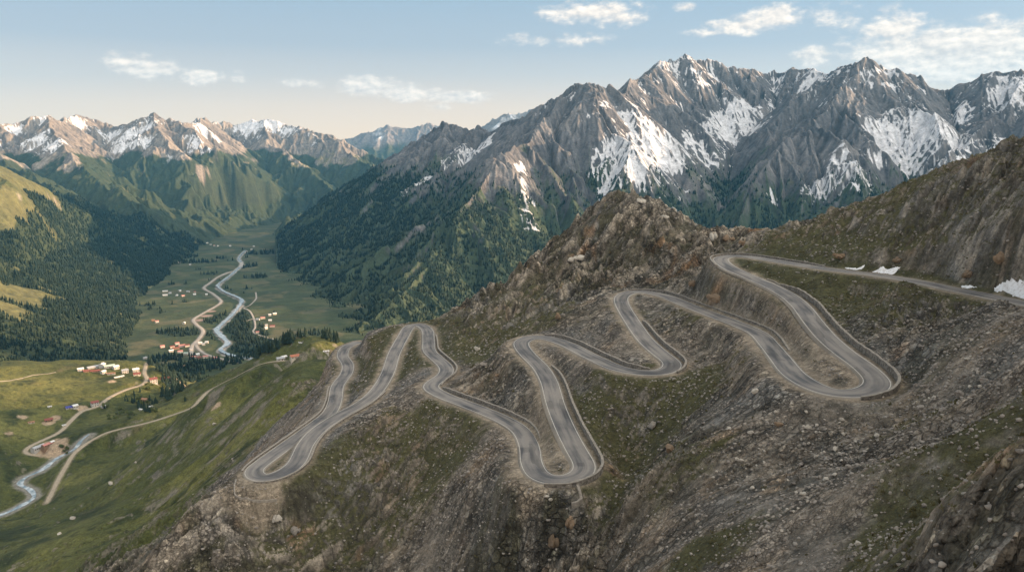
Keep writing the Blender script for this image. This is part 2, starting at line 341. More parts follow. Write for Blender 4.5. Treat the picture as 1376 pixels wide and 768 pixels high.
# natural colours of the ground with crevice shade put into the cracks
n1 = fbm(G.X, G.Y, 14, 5, 51, 0.6); n2 = fbm(G.X, G.Y, 3.2, 4, 52, 0.65); n3 = fbm(G.X, G.Y, 45, 4, 53); n4 = fbm(G.X, G.Y, 7, 4, 57, 0.6)
c = np.empty(G.X.shape + (3,), f32); c[:] = (0.19, 0.163, 0.13)
c = mixc(c, (0.155, 0.15, 0.138), sst(-.1, .35, n3))            # grey scree
c = mixc(c, (0.235, 0.18, 0.125), sst(.05, .5, n1 - 0.3 * n3))     # brown earth
c = mixc(c, (0.24, 0.22, 0.19), sst(.15, .6, n2) * 0.7)          # pale stones
c = mixc(c, (0.070, 0.066, 0.054), sst(.05, -.4, streak + n4 * .6) * 0.85)      # darker along the rills
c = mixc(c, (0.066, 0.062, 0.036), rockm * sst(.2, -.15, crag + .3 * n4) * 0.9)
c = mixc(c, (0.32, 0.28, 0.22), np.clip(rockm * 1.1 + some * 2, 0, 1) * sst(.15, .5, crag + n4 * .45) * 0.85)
c = mixc(c, (0.035, 0.032, 0.024), crack * .85)  # cracks darkened in the colour as crevice shade
c = mixc(c, (0.30, 0.17, 0.085), rockm * sst(.25, .6, fbm(G.X, G.Y, 18, 3, 61)) * 0.6)
gm = np.clip(grass + 0.0, 0, 1) + 0.30 * n1 + 0.35 * n4 - 0.18 * np.clip(streak, -1, 1) - 0.25 * rockm + 0.12 * sst(.2, -.4, n3)
c = mixc(c, (0.062, 0.060, 0.026), sst(.42, .72, gm) * sst(1.6, .9, sl))
gg = np.clip(green, 0, 1) + 0.26 * n1 + 0.42 * n3 - 0.16 * np.clip(streak, -1, 1) + 0.25 * n4 - 0.2 * sst(.55, 1.1, sl)
gcol = np.empty_like(c); gcol[:] = (0.066, 0.074, 0.021)
gcol = mixc(gcol, (0.135, 0.132, 0.040), sst(-.1, .5, fbm(G.X, G.Y, 120, 5, 71)))
gcol = mixc(gcol, (0.026, 0.036, 0.012), sst(.0, .4, fbm(G.X, G.Y, 55, 5, 72, .6)))
gcol = mixc(gcol, (0.12, 0.095, 0.055), sst(.2, .55, fbm(G.X, G.Y, 45, 6, 73, .7)) * .7)
gcol = mixc(gcol, (0.024, 0.032, 0.012), sst(.08, .42, fbm(G.X, G.Y, 20, 5, 74, .7)) * .75)
gcol = mixc(gcol, (0.17, 0.15, 0.12), sst(.36, .6, fbm(G.X, G.Y, 26, 6, 75, .75) + .35 * sst(.35, .8, sl)) * .8)
k = sst(.42, .66, gg)[..., None]; c = c * (1 - k) + gcol * k
dust = sst(7.5, 4.0, Dr2 + 2.0 * n4 + 1.5 * n1)
c = mixc(c, (0.225, 0.185, 0.135), dust * .85)
for d in (DS, DH): c = mixc(c, (0.25, 0.21, 0.15), sst(5, 2.5, d) * .8)
c = mixc(c, (0.20, 0.19, 0.16), sst(11, 5, DT + 3 * n1))
bare = blobs(G, [(66,600,22),(75,605,14),(30,560,8),(65,568,9),(75,562,8),(12,582,6),(110,548,10),(150,512,8),(290,545,6)])
c = mixc(c, (0.33, 0.25, 0.17), sst(.45, .7, bare + .3 * n1))
layby = blobs(G, [(1040,470,9),(1025,460,8),(1050,500,8),(1080,520,6),(1010,455,7),(690,470,6),(685,462,5),(700,625,6),(703,640,6),(720,655,5),(345,655,9),(330,658,8),(1120,470,9),(1140,495,8),(1100,440,6),(640,545,4),(758,610,5),(660,562,4)])
c = mixc(c, (0.235, 0.195, 0.145), sst(.4, .75, layby + .25 * n4) * .9)
greenk = k[..., 0]
DETAIL = {}
HILLRUB = np.clip(1 - greenk - .8 * sst(.42, .72, gm), 0, 1) * sst(4.5, 7, Dr2); HILLCOL = c; HILLROCK = np.clip(rockm, 0, 1); HILLGREEN = greenk

# ================================================================== mountains from ridge skeletons
rnd = random.Random(7)
def segs_of(line, slope, spurs=None, depth=0):
    """line: list of (x,y,z) -> list of segments (x0,y0,z0,x1,y1,z1,slope); side spurs branch off by themselves"""
    out = []
    for a, b in zip(line[:-1], line[1:]): out.append((*a, *b, slope))
    if spurs and depth < 2:
        gap, relief, drop, floor = spurs
        P = spline(line, 40); L = len(P) * 40; s = rnd.uniform(.2, .9) * gap; side = 1
        while s < L - gap * .3:
            i = min(int(s / 40), len(P) - 2); p = P[i]; t = P[min(i + 2, len(P) - 1)] - P[max(i - 2, 0)]; t = t / (np.linalg.norm(t[:2]) + 1e-6)
            for sd in ((-1, 1) if depth == 0 else (side,)):
                a = rnd.uniform(50, 85) * sd; ca, sa = math.cos(math.radians(a)), math.sin(math.radians(a))
                d = np.array([t[0] * ca - t[1] * sa, t[0] * sa + t[1] * ca])
                ln = relief * rnd.uniform(.7, 1.3); q = [tuple(p - np.array([0, 0, 25 * rnd.random()]))]; cur = np.array(p, float)
                dr = drop * rnd.uniform(.8, 1.2)
                for m in range(4):
                    b = math.radians(rnd.uniform(-22, 22)); d = np.array([d[0] * math.cos(b) - d[1] * math.sin(b), d[0] * math.sin(b) + d[1] * math.cos(b)])
                    st = ln / 4; cur = cur + np.array([d[0] * st, d[1] * st, -dr * st * rnd.uniform(.6, 1.4)])
                    q.append(tuple(cur))
                    if cur[2] < floor: break
                out += segs_of(q, slope * 1.08, (gap * .5, relief * .42, drop * 1.1, floor), depth + 1)
            side = -side
            s += gap * rnd.uniform(.7, 1.3)
    return out
def skel(G, segs, k=18.0, sub=2, warp=(35, 420)):
    X = G.X[::sub, ::sub]; Y = G.Y[::sub, ::sub]
    if warp:
        wx = fbm(X, Y, warp[1], 4, 91) * warp[0]; wy = fbm(X, Y, warp[1], 4, 92) * warp[0]
    S = np.array(segs, dtype=np.float64)
    def fn(x, y, wx, wy):
        h = np.full(x.shape, -1e4, f32); x = x + wx; y = y + wy
        x0, x1, y0, y1 = x.min(), x.max(), y.min(), y.max()
        for s in S:
            zt = max(s[2], s[5]); mx, my = max(min(s[0], s[3]) - x1, x0 - max(s[0], s[3]), 0), max(min(s[1], s[4]) - y1, y0 - max(s[1], s[4]), 0)
            if zt - s[6] * math.hypot(mx, my) < -900: continue
            ax, ay = f32(s[0]), f32(s[1]); bx, by = f32(s[3] - s[0]), f32(s[4] - s[1])
            t = np.clip(((x - ax) * bx + (y - ay) * by) / (bx * bx + by * by + 1e-6), 0, 1)
            d = np.sqrt((x - ax - t * bx) ** 2 + (y - ay - t * by) ** 2)
            v = f32(s[2]) + t * f32(s[5] - s[2]) - f32(s[6]) * d
            # smooth maximum
            e = np.clip(0.5 + 0.5 * (h - v) / k, 0, 1)
            h = v + (h - v) * e + k * e * (1 - e)
        return h
    h = par(fn, X, Y, wx, wy, chunk=4000)
    # upsample
    ia = np.arange(G.X.shape[0]) / sub; ir = np.arange(G.X.shape[1]) / sub
    i0 = np.clip(ia.astype(int), 0, h.shape[0] - 2); j0 = np.clip(ir.astype(int), 0, h.shape[1] - 2)
    fi = np.clip(ia - i0, 0, 1)[:, None].astype(f32); fj = np.clip(ir - j0, 0, 1)[None].astype(f32)
    h = (h[i0][:, j0] * (1 - fi) * (1 - fj) + h[i0 + 1][:, j0] * fi * (1 - fj) + h[i0][:, j0 + 1] * (1 - fi) * fj + h[i0 + 1][:, j0 + 1] * fi * fj)
    return h
def carve(G, Z, lams, s0=0.15, seed=60, fade=None, sharp=0.5):
    st = np.zeros_like(Z); gx0 = None
    for n, (lam, amp) in enumerate(lams):
        gx, gy = G.grad(Z)
        if gx0 is not None: gx = .5 * gx + .5 * gx0; gy = .5 * gy + .5 * gy0
        gx0, gy0 = gx, gy; m = np.sqrt(gx * gx + gy * gy) + 1e-4
        g = par(lambda a, b, c, d: _gully(a, b, c, d, lam, seed + n, sharp), G.X, G.Y, -gy / m, gx / m)
        f = sst(s0, s0 + .5, m)
        if fade is not None: f = f * fade
        Z = Z + g * amp * f; st = st * .75 + g * f
    return Z, st
def R3(*pts): return [W(a, b, D=d) for a, b, d in pts]
def floor_z(D): return -(523 + (D - 2000) * 0.0165)
FL = -700
# --- the snowy massif on the right
def polydist(G, P):
    """signed distance to a closed polygon in plan, positive outside"""
    P = np.array(P)[:, :2]; ins = np.zeros(G.X.shape, bool); dm = np.full(G.X.shape, 1e9, f32); n = len(P)
    for i in range(n):
        (ax, ay), (bx, by) = P[i], P[(i + 1) % n]
        dx, dy = bx - ax, by - ay
        t = np.clip(((G.X - ax) * dx + (G.Y - ay) * dy) / (dx * dx + dy * dy), 0, 1)
        dm = np.minimum(dm, (G.X - ax - t * dx) ** 2 + (G.Y - ay - t * dy) ** 2)
        if dy != 0: ins ^= ((ay > G.Y) != (by > G.Y)) & (G.X < dx * (G.Y - ay) / dy + ax)
    return np.where(ins, -1, 1) * np.sqrt(dm)
def on_floor(px, py):
    dx, dy, dz = ray(px, py); k = -dz / math.hypot(dx, dy); D = 2500
    for _ in range(20): D = -floor_z(D) / k
    return W(px, py, D=D)
VPOLY = [on_floor(*p) for p in [(150,520),(175,490),(196,462),(198,430),(200,402),(228,378),(256,352),(282,330),(310,316),(350,305),(385,299),(372,308),(352,320),(336,338),(338,362),(348,386),(364,404),(388,424),(422,445),(458,470),(500,520)]]
def valley_cut(G, Z, slope, wob=60, allow=0):
    d = polydist(G, VPOLY) + fbm(G.X, G.Y, 260, 4, 77) * wob + np.abs(fbm(G.X, G.Y, 650, 4, 78)) * 650 * sst(4000, 6000, G.R) * sst(0, 300, polydist(G, VPOLY))
    lim = floor_z(G.R) - 14 + slope * d + 1.3 * np.maximum(d - 380, 0) + allow * sst(0, 260, d)
    e = np.clip(.5 + .5 * (Z - lim) / 40, 0, 1)
    return Z * (1 - e) + lim * e - 40 * e * (1 - e)
M = []
M += segs_of(R3((425,318,5900),(470,262,5500),(505,228,5200),(545,200,4950),(575,180,4850),(600,165,4750),(625,172,4650),(655,180,4600),(700,157,4450),(740,132,4350),(772,116,4300),(790,113,4300),(815,118,4300),(833,126,4400),(860,106,4700),(890,84,5000),(918,73,5150),(950,80,5200),(985,93,5250),(1010,95,5300),(1040,92,5350),(1085,96,5300),(1125,94,5000),(1150,82,4850),(1166,77,4800),(1200,92,4800),(1240,107,4850),(1275,121,4900),(1320,102,4900),(1376,95,4900),(1480,90,4900),(1600,120,4900)), .80, (330, 520, .62, FL))
M += segs_of(R3((772,116,4300),(735,160,4050),(706,190,3800),(690,197,3700),(668,215,3550),(640,262,3350),(610,320,3150),(592,400,2950)), .95, (260, 330, .75, FL))
M += segs_of(R3((800,116,4300),(810,150,4150),(812,190,3950),(800,235,3750),(770,275,3600),(745,310,3400)), 1.0, (240, 250, .75, FL))
M += segs_of(R3((1150,82,4850),(1125,130,4500),(1085,160,4300),(1050,195,4100),(1015,245,3800),(995,300,3600),(985,345,3450)), 1.0, (260, 330, .72, FL))
M += segs_of(R3((1085,160,4300),(1130,190,4100),(1150,225,3950),(1120,275,3750),(1080,310,3600)), .9, (260, 260, .7, FL))
M += segs_of(R3((1185,85,4800),(1195,130,4650),(1215,155,4550),(1225,180,4450)), 1.1, (200, 160, .7, FL))
M += segs_of(R3((1376,95,4900),(1340,160,4500),(1290,200,4200),(1250,230,4000),(1190,270,3800)), .62, (300, 260, .55, FL))
M += segs_of(R3((900,80,5100),(915,120,4900),(930,160,4750),(945,180,4700)), 1.1, (200, 180, .8, FL))
M += segs_of(R3((1010,95,5300),(1000,140,5050),(965,170,4900)), 1.0, (220, 200, .7, FL))
M += segs_of(R3((640,172,4650),(590,235,4250),(540,300,3900),(500,355,3500),(470,410,3150)), .75, (300, 380, .6, FL))
M += segs_of(R3((530,205,5000),(490,270,4700),(455,315,4400),(420,350,4000)), .72, (300, 300, .6, FL))
M += segs_of(R3((600,165,4750),(560,235,4350),(520,290,4100),(480,340,3700),(445,385,3200)), .6, (260, 300, .5, FL))
M += segs_of(R3((470,262,5500),(440,292,5100),(412,318,4700),(395,338,4300)), .55, (300, 260, .5, FL))
M += segs_of(R3((545,200,4950),(500,260,4600),(455,320,4150),(420,362,3700),(410,390,3300)), .55, (300, 300, .5, FL))
M += segs_of(R3((640,262,3350),(580,340,2950),(530,400,2650),(490,440,2400)), .55, (240, 260, .5, FL))
M += segs_of(R3((590,235,4250),(540,320,3600),(500,380,3100),(470,420,2750)), .6, (240, 260, .5, FL))
M += segs_of(R3((500,270,4200),(455,320,3900),(415,365,3500)), .5, (240, 220, .45, FL))
M += segs_of(R3((560,300,3500),(500,370,3100),(450,408,2800)), .5, (240, 220, .45, FL))
M += segs_of(R3((600,340,3000),(540,398,2600),(480,438,2350)), .5, (220, 200, .45, FL))
M += segs_of(R3((440,292,5100),(405,308,4900),(385,318,4600)), .5, (240, 200, .45, FL))
log('massif segments', len(M))
GM = Grid(np.array(list(lin(-16.5, 36, int(1180 * Q))) + list(lin(36.1, 50, 140))), np.exp(np.linspace(math.log(2250), math.log(6400), int(1050 * Q))))
M += segs_of([PA(39.5, 2750, 240), PA(41, 2500, 330), PA(44, 2350, 480), PA(48, 2500, 600)], 1.05, (260, 140, .7, FL))  # unseen ridge outside the frame, added to shade the valley forest
Z = skel(GM, M)
Z = valley_cut(GM, Z, .62)
Z = Z - sst(4200, 7000, GM.R) * 0
base = Z.copy()
Z, ST = carve(GM, Z, ((420, 44), (210, 20), (105, 8.5), (52, 3.6), (26, 1.6)), 0.2, 60, sharp=.35)
cr = fbm(GM.X, GM.Y, 160, 4, 81, .45, True)
Z = Z + cr * 9 * sst(-420, -100, Z) + fbm(GM.X, GM.Y, 60, 4, 83, .5) * 4
Z = valley_cut(GM, Z, .62, allow=70)
basin = blobs
GM.Z = despike(Z, GM.R).astype(f32)
log('massif')
# --- the range beyond the valley on the left
L = []
L += segs_of(R3((-160,190,7000),(-60,172,7200),(0,168,7400),(30,163,7500),(60,155,7500),(78,162,7600),(100,156,8000),(125,160,8100),(150,166,8100),(172,169,7900),(190,157,7800),(205,152,7700),(222,160,7700),(240,164,7600),(262,167,7800),(275,161,8800),(292,166,9000),(320,166,9000),(338,160,9000),(357,159,8900),(380,166,8800),(405,170,8600),(440,180,8500),(470,194,8400),(500,206,8300),(512,213,8200)), .74, (420, 700, .60, FL))
L += segs_of(R3((60,155,7500),(85,195,6700),(110,225,6100),(160,258,5500),(225,290,5000),(262,318,4700)), .72, (340, 420, .55, FL))
L += segs_of(R3((-60,172,7200),(-20,205,6300),(40,235,5600),(90,262,5000),(150,300,4500),(215,338,4000)), .66, (380, 420, .5, FL))
L += segs_of(R3((205,152,7700),(225,195,7000),(260,215,6700),(300,250,6200),(330,285,5800)), .75, (340, 400, .6, FL))
L += segs_of(R3((240,164,7600),(280,195,7100),(330,215,6800),(352,250,6400),(380,285,6100)), .78, (320, 380, .6, FL))
L += segs_of(R3((357,159,8900),(360,190,8300),(400,215,7800),(430,240,7400),(455,262,7000)), .75, (380, 420, .6, FL))
L += segs_of(R3((440,180,8500),(470,205,8000),(500,225,7600),(520,240,7200)), .7, (400, 350, .55, FL))
L += segs_of(R3((-250,150,4200),(-120,185,4000),(-40,215,3800),(0,238,3700),(40,258,3550),(75,282,3400),(130,310,3200),(190,345,2950),(222,372,2750)), .52, (300, 300, .40, FL))
L += segs_of(R3((-260,230,2700),(-150,265,2600),(-60,295,2500),(0,318,2450),(60,335,2400),(120,365,2300),(175,400,2200),(205,425,2120)), .50, (260, 260, .38, FL))
L += segs_of(R3((-260,320,1950),(-120,350,1900),(-30,378,1850),(0,390,1830),(50,400,1800),(90,425,1760),(130,452,1720)), .46, (220, 200, .34, FL))
log('left segments', len(L))
GL = Grid(np.array(lin(-43, -4, int(900 * Q))), np.exp(np.linspace(math.log(1330), math.log(10200), int(1500 * Q))))
Z = skel(GL, L)
Z = valley_cut(GL, Z, .42)
fz = floor_z(GL.R)
kk = 25.; e = np.clip(.5 + .5 * (Z - fz) / kk, 0, 1); up = Z - fz
Z, STL = carve(GL, Z, ((420, 40), (210, 22), (105, 11), (52, 4.5), (26, 2)), 0.12, 160, fade=(0.25 + 0.75 * sst(3200, 5500, GL.R)), sharp=.5)
Z = Z + fbm(GL.X, GL.Y, 200, 6, 181, .52, True) * (6 + 16 * sst(5200, 6500, GL.R)) + fbm(GL.X, GL.Y, 80, 4, 183, .6) * 6
Z = valley_cut(GL, Z, .42, allow=80)
Z = despike(Z, GL.R)
GL.Z = Z.astype(f32)
# --- far pale range
Fz = segs_of(R3((380,215,13500),(430,192,13500),(470,186,13500),(498,178,13500),(520,168,13500),(535,172,13500),(552,174,13500),(575,166,13500),(590,171,13500),(625,182,13500),(700,190,13500)), .62, (600, 900, .45, FL))
Fz += segs_of(R3((620,185,11000),(650,170,11000),(666,162,11000),(682,153,11000),(694,155,11000),(710,148,11000),(728,145,11000),(760,158,11000),(800,170,11000)), .7, (500, 700, .5, FL))
GF = Grid(np.array(lin(-18, 8, int(450 * Q))), np.exp(np.linspace(math.log(9300), math.log(14800), int(300 * Q))))
Z = skel(GF, Fz); Z, STF = carve(GF, Z, ((500, 50), (250, 30), (120, 16)), .15, 260)
Z = Z + fbm(GF.X, GF.Y, 300, 5, 281, .55, True) * 25
GF.Z = Z.astype(f32)
# --- valley floor

def fl_line(pts, step=8, it=3): return smooth_line(spline([on_floor(*p) for p in pts], step), it)
RIVER = fl_line([(330,336),(321,346),(325,355),(317,363),(305,373),(293,382),(298,389),(308,394),(318,398),(325,403),(319,414),(309,425),(298,435),(291,443),(300,453),(306,461),(296,469),(310,476),(331,480),(352,484)])
VROAD = fl_line([(313,364),(297,370),(284,378),(274,386),(284,392.5),(294,400),(297,405.5),(289,412),(271,422.5),(260,430),(264.6,437),(273,444.5),(268.5,453.6),(259,463),(257,472),(259,480)])
VBR = fl_line([(266,457),(264,464),(271,472),(284,478),(297,482),(318,488)])
VR2 = fl_line([(343.5,392),(344,401),(336,409),(327,413),(334,416.5),(341,427.6),(343,440),(340,446.4),(349,451),(373,457.6)])
VR3 = fl_line([(326,432),(341,428)])
GV = Grid(np.array(lin(-42, 3, int(800 * Q))), np.exp(np.linspace(math.log(1380), math.log(7600), int(900 * Q))))
Zf = floor_z(GV.R) + fbm(GV.X, GV.Y, 700, 4, 301) * 9 + fbm(GV.X, GV.Y, 90, 4, 302) * 2.0
dR = dist_line(GV, RIVER, 120, 8)
Zf = Zf - 3.5 * sst(45, 12, dR)
GV.Z = Zf.astype(f32)
log('valley')
# ------------------------------------------------------------------ materials
def newmat(name):
    m = bpy.data.materials.new(name); m.use_nodes = True; nt = m.node_tree
    b = nt.nodes['Principled BSDF']; b.inputs['Roughness'].default_value = .9; b.inputs['Specular IOR Level'].default_value = .25
    return m, nt, b
def nd(nt, t, **k):
    n = nt.nodes.new(t)
    for a, v in k.items():
        if a in n.inputs: n.inputs[a].default_value = v
        else: setattr(n, a, v)
    return n
def land_material(name, sizes, bump, var=.5, rubble=()):
    """ground colour from the 'col' attribute, broken up by noise in metres; sizes: noise scales (1/m)"""
    m, nt, b = newmat(name)
    at = nd(nt, 'ShaderNodeAttribute', attribute_name='col'); geo = nd(nt, 'ShaderNodeNewGeometry')
    prev = at.outputs['Color']; hgt = None
    for s, v in sizes:
        n = nd(nt, 'ShaderNodeTexNoise', Scale=s, Detail=6.0, Roughness=.65); nt.links.new(geo.outputs['Position'], n.inputs['Vector'])
        mr = nd(nt, 'ShaderNodeMapRange'); mr.inputs[1].default_value = .3; mr.inputs[2].default_value = .7; mr.inputs[3].default_value = 1 - v; mr.inputs[4].default_value = 1 + v
        nt.links.new(n.outputs[0], mr.inputs[0])
        mx = nd(nt, 'ShaderNodeVectorMath', operation='SCALE'); nt.links.new(prev, mx.inputs[0]); nt.links.new(mr.outputs[0], mx.inputs['Scale']); prev = mx.outputs[0]
        bp = nd(nt, 'ShaderNodeBump', Strength=bump, Distance=.35 / s); nt.links.new(n.outputs[0], bp.inputs['Height'])
        if hgt is not None: nt.links.new(hgt, bp.inputs['Normal'])
        hgt = bp.outputs[0]
    if rubble:
        ra = nd(nt, 'ShaderNodeAttribute', attribute_name='rub')
        for s in rubble:
            vo = nd(nt, 'ShaderNodeTexVoronoi', Scale=s); ve = nd(nt, 'ShaderNodeTexVoronoi', Scale=s, feature='DISTANCE_TO_EDGE'); wn = nd(nt, 'ShaderNodeTexNoise', Scale=s * 2.2, Detail=3.0)
            mxv = nd(nt, 'ShaderNodeVectorMath', operation='MULTIPLY_ADD'); nt.links.new(geo.outputs['Position'], wn.inputs['Vector']); nt.links.new(wn.outputs['Color'], mxv.inputs[0]); mxv.inputs[1].default_value = (.5 / s,) * 3; nt.links.new(geo.outputs['Position'], mxv.inputs[2])
            for q in (vo, ve): nt.links.new(mxv.outputs[0], q.inputs['Vector'])
            sp_ = nd(nt, 'ShaderNodeSeparateColor'); nt.links.new(vo.outputs['Color'], sp_.inputs[0])
            pw = nd(nt, 'ShaderNodeMath', operation='POWER'); nt.links.new(sp_.outputs[0], pw.inputs[0]); pw.inputs[1].default_value = 2.2
            tn_ = nd(nt, 'ShaderNodeMapRange'); nt.links.new(pw.outputs[0], tn_.inputs[0]); tn_.inputs[3].default_value = .76; tn_.inputs[4].default_value = 1.75
            ed = nd(nt, 'ShaderNodeMapRange'); nt.links.new(ve.outputs['Distance'], ed.inputs[0]); ed.inputs[1].default_value = 0; ed.inputs[2].default_value = .12; ed.inputs[3].default_value = .45; ed.inputs[4].default_value = 1
            ml = nd(nt, 'ShaderNodeMath', operation='MULTIPLY'); nt.links.new(tn_.outputs[0], ml.inputs[0]); nt.links.new(ed.outputs[0], ml.inputs[1])
            mk = nd(nt, 'ShaderNodeTexNoise', Scale=s * .09, Detail=4.0); nt.links.new(geo.outputs['Position'], mk.inputs['Vector']); mm = nd(nt, 'ShaderNodeMapRange'); nt.links.new(mk.outputs[0], mm.inputs[0]); mm.inputs[1].default_value = .40; mm.inputs[2].default_value = .56
            m3 = nd(nt, 'ShaderNodeMath', operation='MULTIPLY'); nt.links.new(mm.outputs[0], m3.inputs[0]); nt.links.new(ra.outputs['Fac'], m3.inputs[1])
            on = nd(nt, 'ShaderNodeMix', data_type='FLOAT'); nt.links.new(m3.outputs[0], on.inputs[0]); on.inputs[2].default_value = 1; nt.links.new(ml.outputs[0], on.inputs[3])
            mx = nd(nt, 'ShaderNodeVectorMath', operation='SCALE'); nt.links.new(prev, mx.inputs[0]); nt.links.new(on.outputs[0], mx.inputs['Scale']); prev = mx.outputs[0]
            bp = nd(nt, 'ShaderNodeBump', Strength=.8, Distance=.3 / s); nt.links.new(on.outputs[0], bp.inputs['Height']); nt.links.new(hgt, bp.inputs['Normal']); hgt = bp.outputs[0]
    nt.links.new(prev, b.inputs['Base Color']); nt.links.new(hgt, b.inputs['Normal'])
    return m
def flat_mat(name, col, rough=.8, nscale=None, var=.2, bump=0, metal=0, spec=.3):
    m, nt, b = newmat(name); b.inputs['Roughness'].default_value = rough; b.inputs['Metallic'].default_value = metal; b.inputs['Specular IOR Level'].default_value = spec
    b.inputs['Base Color'].default_value = (*col, 1)
    if nscale:
        tc = nd(nt, 'ShaderNodeNewGeometry'); n = nd(nt, 'ShaderNodeTexNoise', Scale=nscale, Detail=5.0, Roughness=.6); nt.links.new(tc.outputs['Position'], n.inputs['Vector'])
        cr = nd(nt, 'ShaderNodeValToRGB'); cr.color_ramp.elements[0].position = .3; cr.color_ramp.elements[1].position = .7
        cr.color_ramp.elements[0].color = (*[v * (1 - var) for v in col], 1); cr.color_ramp.elements[1].color = (*[min(1, v * (1 + var)) for v in col], 1)
        nt.links.new(n.outputs[0], cr.inputs[0]); nt.links.new(cr.outputs[0], b.inputs['Base Color'])
        if bump:
            bp = nd(nt, 'ShaderNodeBump', Strength=bump, Distance=.3 / nscale); nt.links.new(n.outputs[0], bp.inputs['Height']); nt.links.new(bp.outputs[0], b.inputs['Normal'])
    return m
M_hill = land_material('hillside_ground', ((.22, .38), (.9, .48), (3.5, .38)), .85, rubble=(.42, 1.1))
M_mtn = land_material('mountain_rock', ((.03, .28), (.11, .30)), .5)
M_val = land_material('valley_meadow', ((.02, .18), (.12, .2)), .3)
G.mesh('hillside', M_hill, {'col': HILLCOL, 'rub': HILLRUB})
log('hillside mesh')

# ------------------------------------------------------------------ colours of the far land
def treeline(GG, Z, top, n, w=60): return sst(top + w, top - w, Z + n)
gx, gy = GM.grad(GM.Z); sl = np.hypot(gx, gy); x, y = GM.X, GM.Y
n1 = fbm(x, y, 260, 6, 401, .58); n2 = fbm(x, y, 70, 5, 402, .6); n3 = fbm(x, y, 900, 4, 403)
c = np.empty(x.shape + (3,), f32); c[:] = (.108, .108, .113)
c = mixc(c, (.17, .163, .16), sst(-.1, .45, n1 + .3 * ST)); c = mixc(c, (.07, .07, .074), sst(.05, .5, -n1 * .6 + n2 - .4 * ST))
c = mixc(c, (.17, .155, .15), sst(.75, .45, sl) * .8)
veg = sst(-20, -190, GM.Z + n1 * 260 + n2 * 60 + (sl - .8) * 70 - 80 * ST)
c = mixc(c, (.034, .052, .026), veg * .95)
vg2 = sst(-40, -200, GM.Z + n3 * 200 + n2 * 120) * sst(1.1, .6, sl) * (1 - veg)
c = mixc(c, (.085, .085, .04), vg2 * .8)
snowb = blobs(GM, [(838,190,130),(860,205,120),(880,185,120),(900,200,120),(860,225,100),(825,230,90),(830,210,80),(905,220,60),(845,160,70,.8),(870,170,80,.9),(820,250,50),(930,190,60),(935,95,60,.9),(945,110,60,.8),(960,175,110,.9),(985,160,110),(1000,150,90),(980,185,90),(1005,140,70),(965,200,80,.8),(950,215,60,.7),(1040,145,70,.8),(1020,170,60,.7),
    (1100,103,110),(1115,105,80),(1090,110,70),(1180,85,60,.8),(1195,100,60,.8),(1205,115,50,.7),(1175,100,50,.6),(1240,150,110),(1250,175,130),(1270,165,110),(1225,195,120),(1200,205,110),(1185,185,80),(1280,180,90),(1290,150,70),(1170,170,50,.8),(1215,215,90),(1245,205,80,.8),(1180,215,70,.8),(1310,195,60,.7),(1295,210,50,.6),(1265,215,60,.7),(1355,120,110),(1365,130,90),(1340,135,50,.8),(1345,190,60,.7),
    (1130,205,50,.8),(1115,235,60),(1135,240,60),(1160,232,70),(1150,238,50),(1095,258,50,.8),(1040,270,40),(1038,262,35,.8),(1085,255,30,.7),(1125,215,40,.8),
    (620,208,60,.9),(640,203,60),(655,190,40),(600,225,45,.9),(560,248,35,.8),(575,240,30,.8),(545,255,30,.7),(630,210,50),(700,225,28),(704,245,32),(706,262,32),(708,280,35),(712,298,38),(718,308,32),(695,225,22),(770,130,35,.6),(800,150,40,.6),(815,140,40,.6),(790,200,30,.5),(760,125,30,.5),(917,268,30,.8),(905,280,25,.8),(889,265,20,.7),(925,255,22,.7)])
n5 = fbm(x, y, 28, 4, 405, .6)
sm = snowb * 1.07 + .34 * n2 + .25 * n1 + .10 * n5 + .45 * fbm(x, y, 120, 3, 406) - .55 * sst(.6, 1.3, sl) - .38 * np.clip(ST, -1, 1)
snow = sst(.50, .60, sm) * sst(.08, .2, snowb)
hi = sst(150, 650, GM.Z)
snow = np.maximum(snow, sst(.50, .60, .62 * hi * (1 - sst(.6, 1.3, sl) * .6) + .5 * n2 + .3 * n1 - .3 * ST) * .95 * sst(50, 250, GM.Z))
c = mixc(c, (.57, .57, .585), snow)
GM.mesh('snowy_mountain', M_mtn, {'col': c}); MASSVEG = veg * (1 - snow) * sst(1.35, .9, sl)
# left range
gx, gy = GL.grad(GL.Z); sl = np.hypot(gx, gy); x, y = GL.X, GL.Y
n1 = fbm(x, y, 260, 6, 411, .58); n2 = fbm(x, y, 70, 5, 412, .6); n3 = fbm(x, y, 700, 4, 413)
c = np.empty(x.shape + (3,), f32); c[:] = (.20, .175, .15)
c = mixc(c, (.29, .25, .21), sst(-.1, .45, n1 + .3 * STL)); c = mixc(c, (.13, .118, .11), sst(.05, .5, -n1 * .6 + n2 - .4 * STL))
gr = sst(20, -160, GL.Z - 260 * sst(5200, 3600, GL.R) + n1 * 200 + n2 * 50 + (sl - .6) * 160)
gcol = np.empty_like(c); gcol[:] = (.10, .10, .042); gcol = mixc(gcol, (.15, .14, .055), sst(-.1, .4, n3 + .4 * n1)); gcol = mixc(gcol, (.06, .075, .028), sst(.1, .5, n1))
c = c * (1 - gr[..., None]) + gcol * gr[..., None]
clear = blobs(GL, [(20,400,70),(45,395,60),(0,410,70),(65,390,40),(60,415,12),(0,300,60,.9),(20,280,50,.7),(150,352,22,.8),(230,395,60),(210,390,30),(250,410,90),(240,425,60),(215,430,50),(230,440,60)])
fo = sst(-175, -300, GL.Z - 170 * sst(3800, 6000, GL.R) + n3 * 190 + n1 * 120) + .35 * n1 + .2 * n2 - 1.1 * clear
forest = sst(.42, .6, fo) * sst(-.52, -.3, fbm(x, y, 130, 4, 417, .6))
c = mixc(c, (.028, .042, .020), forest * .95)
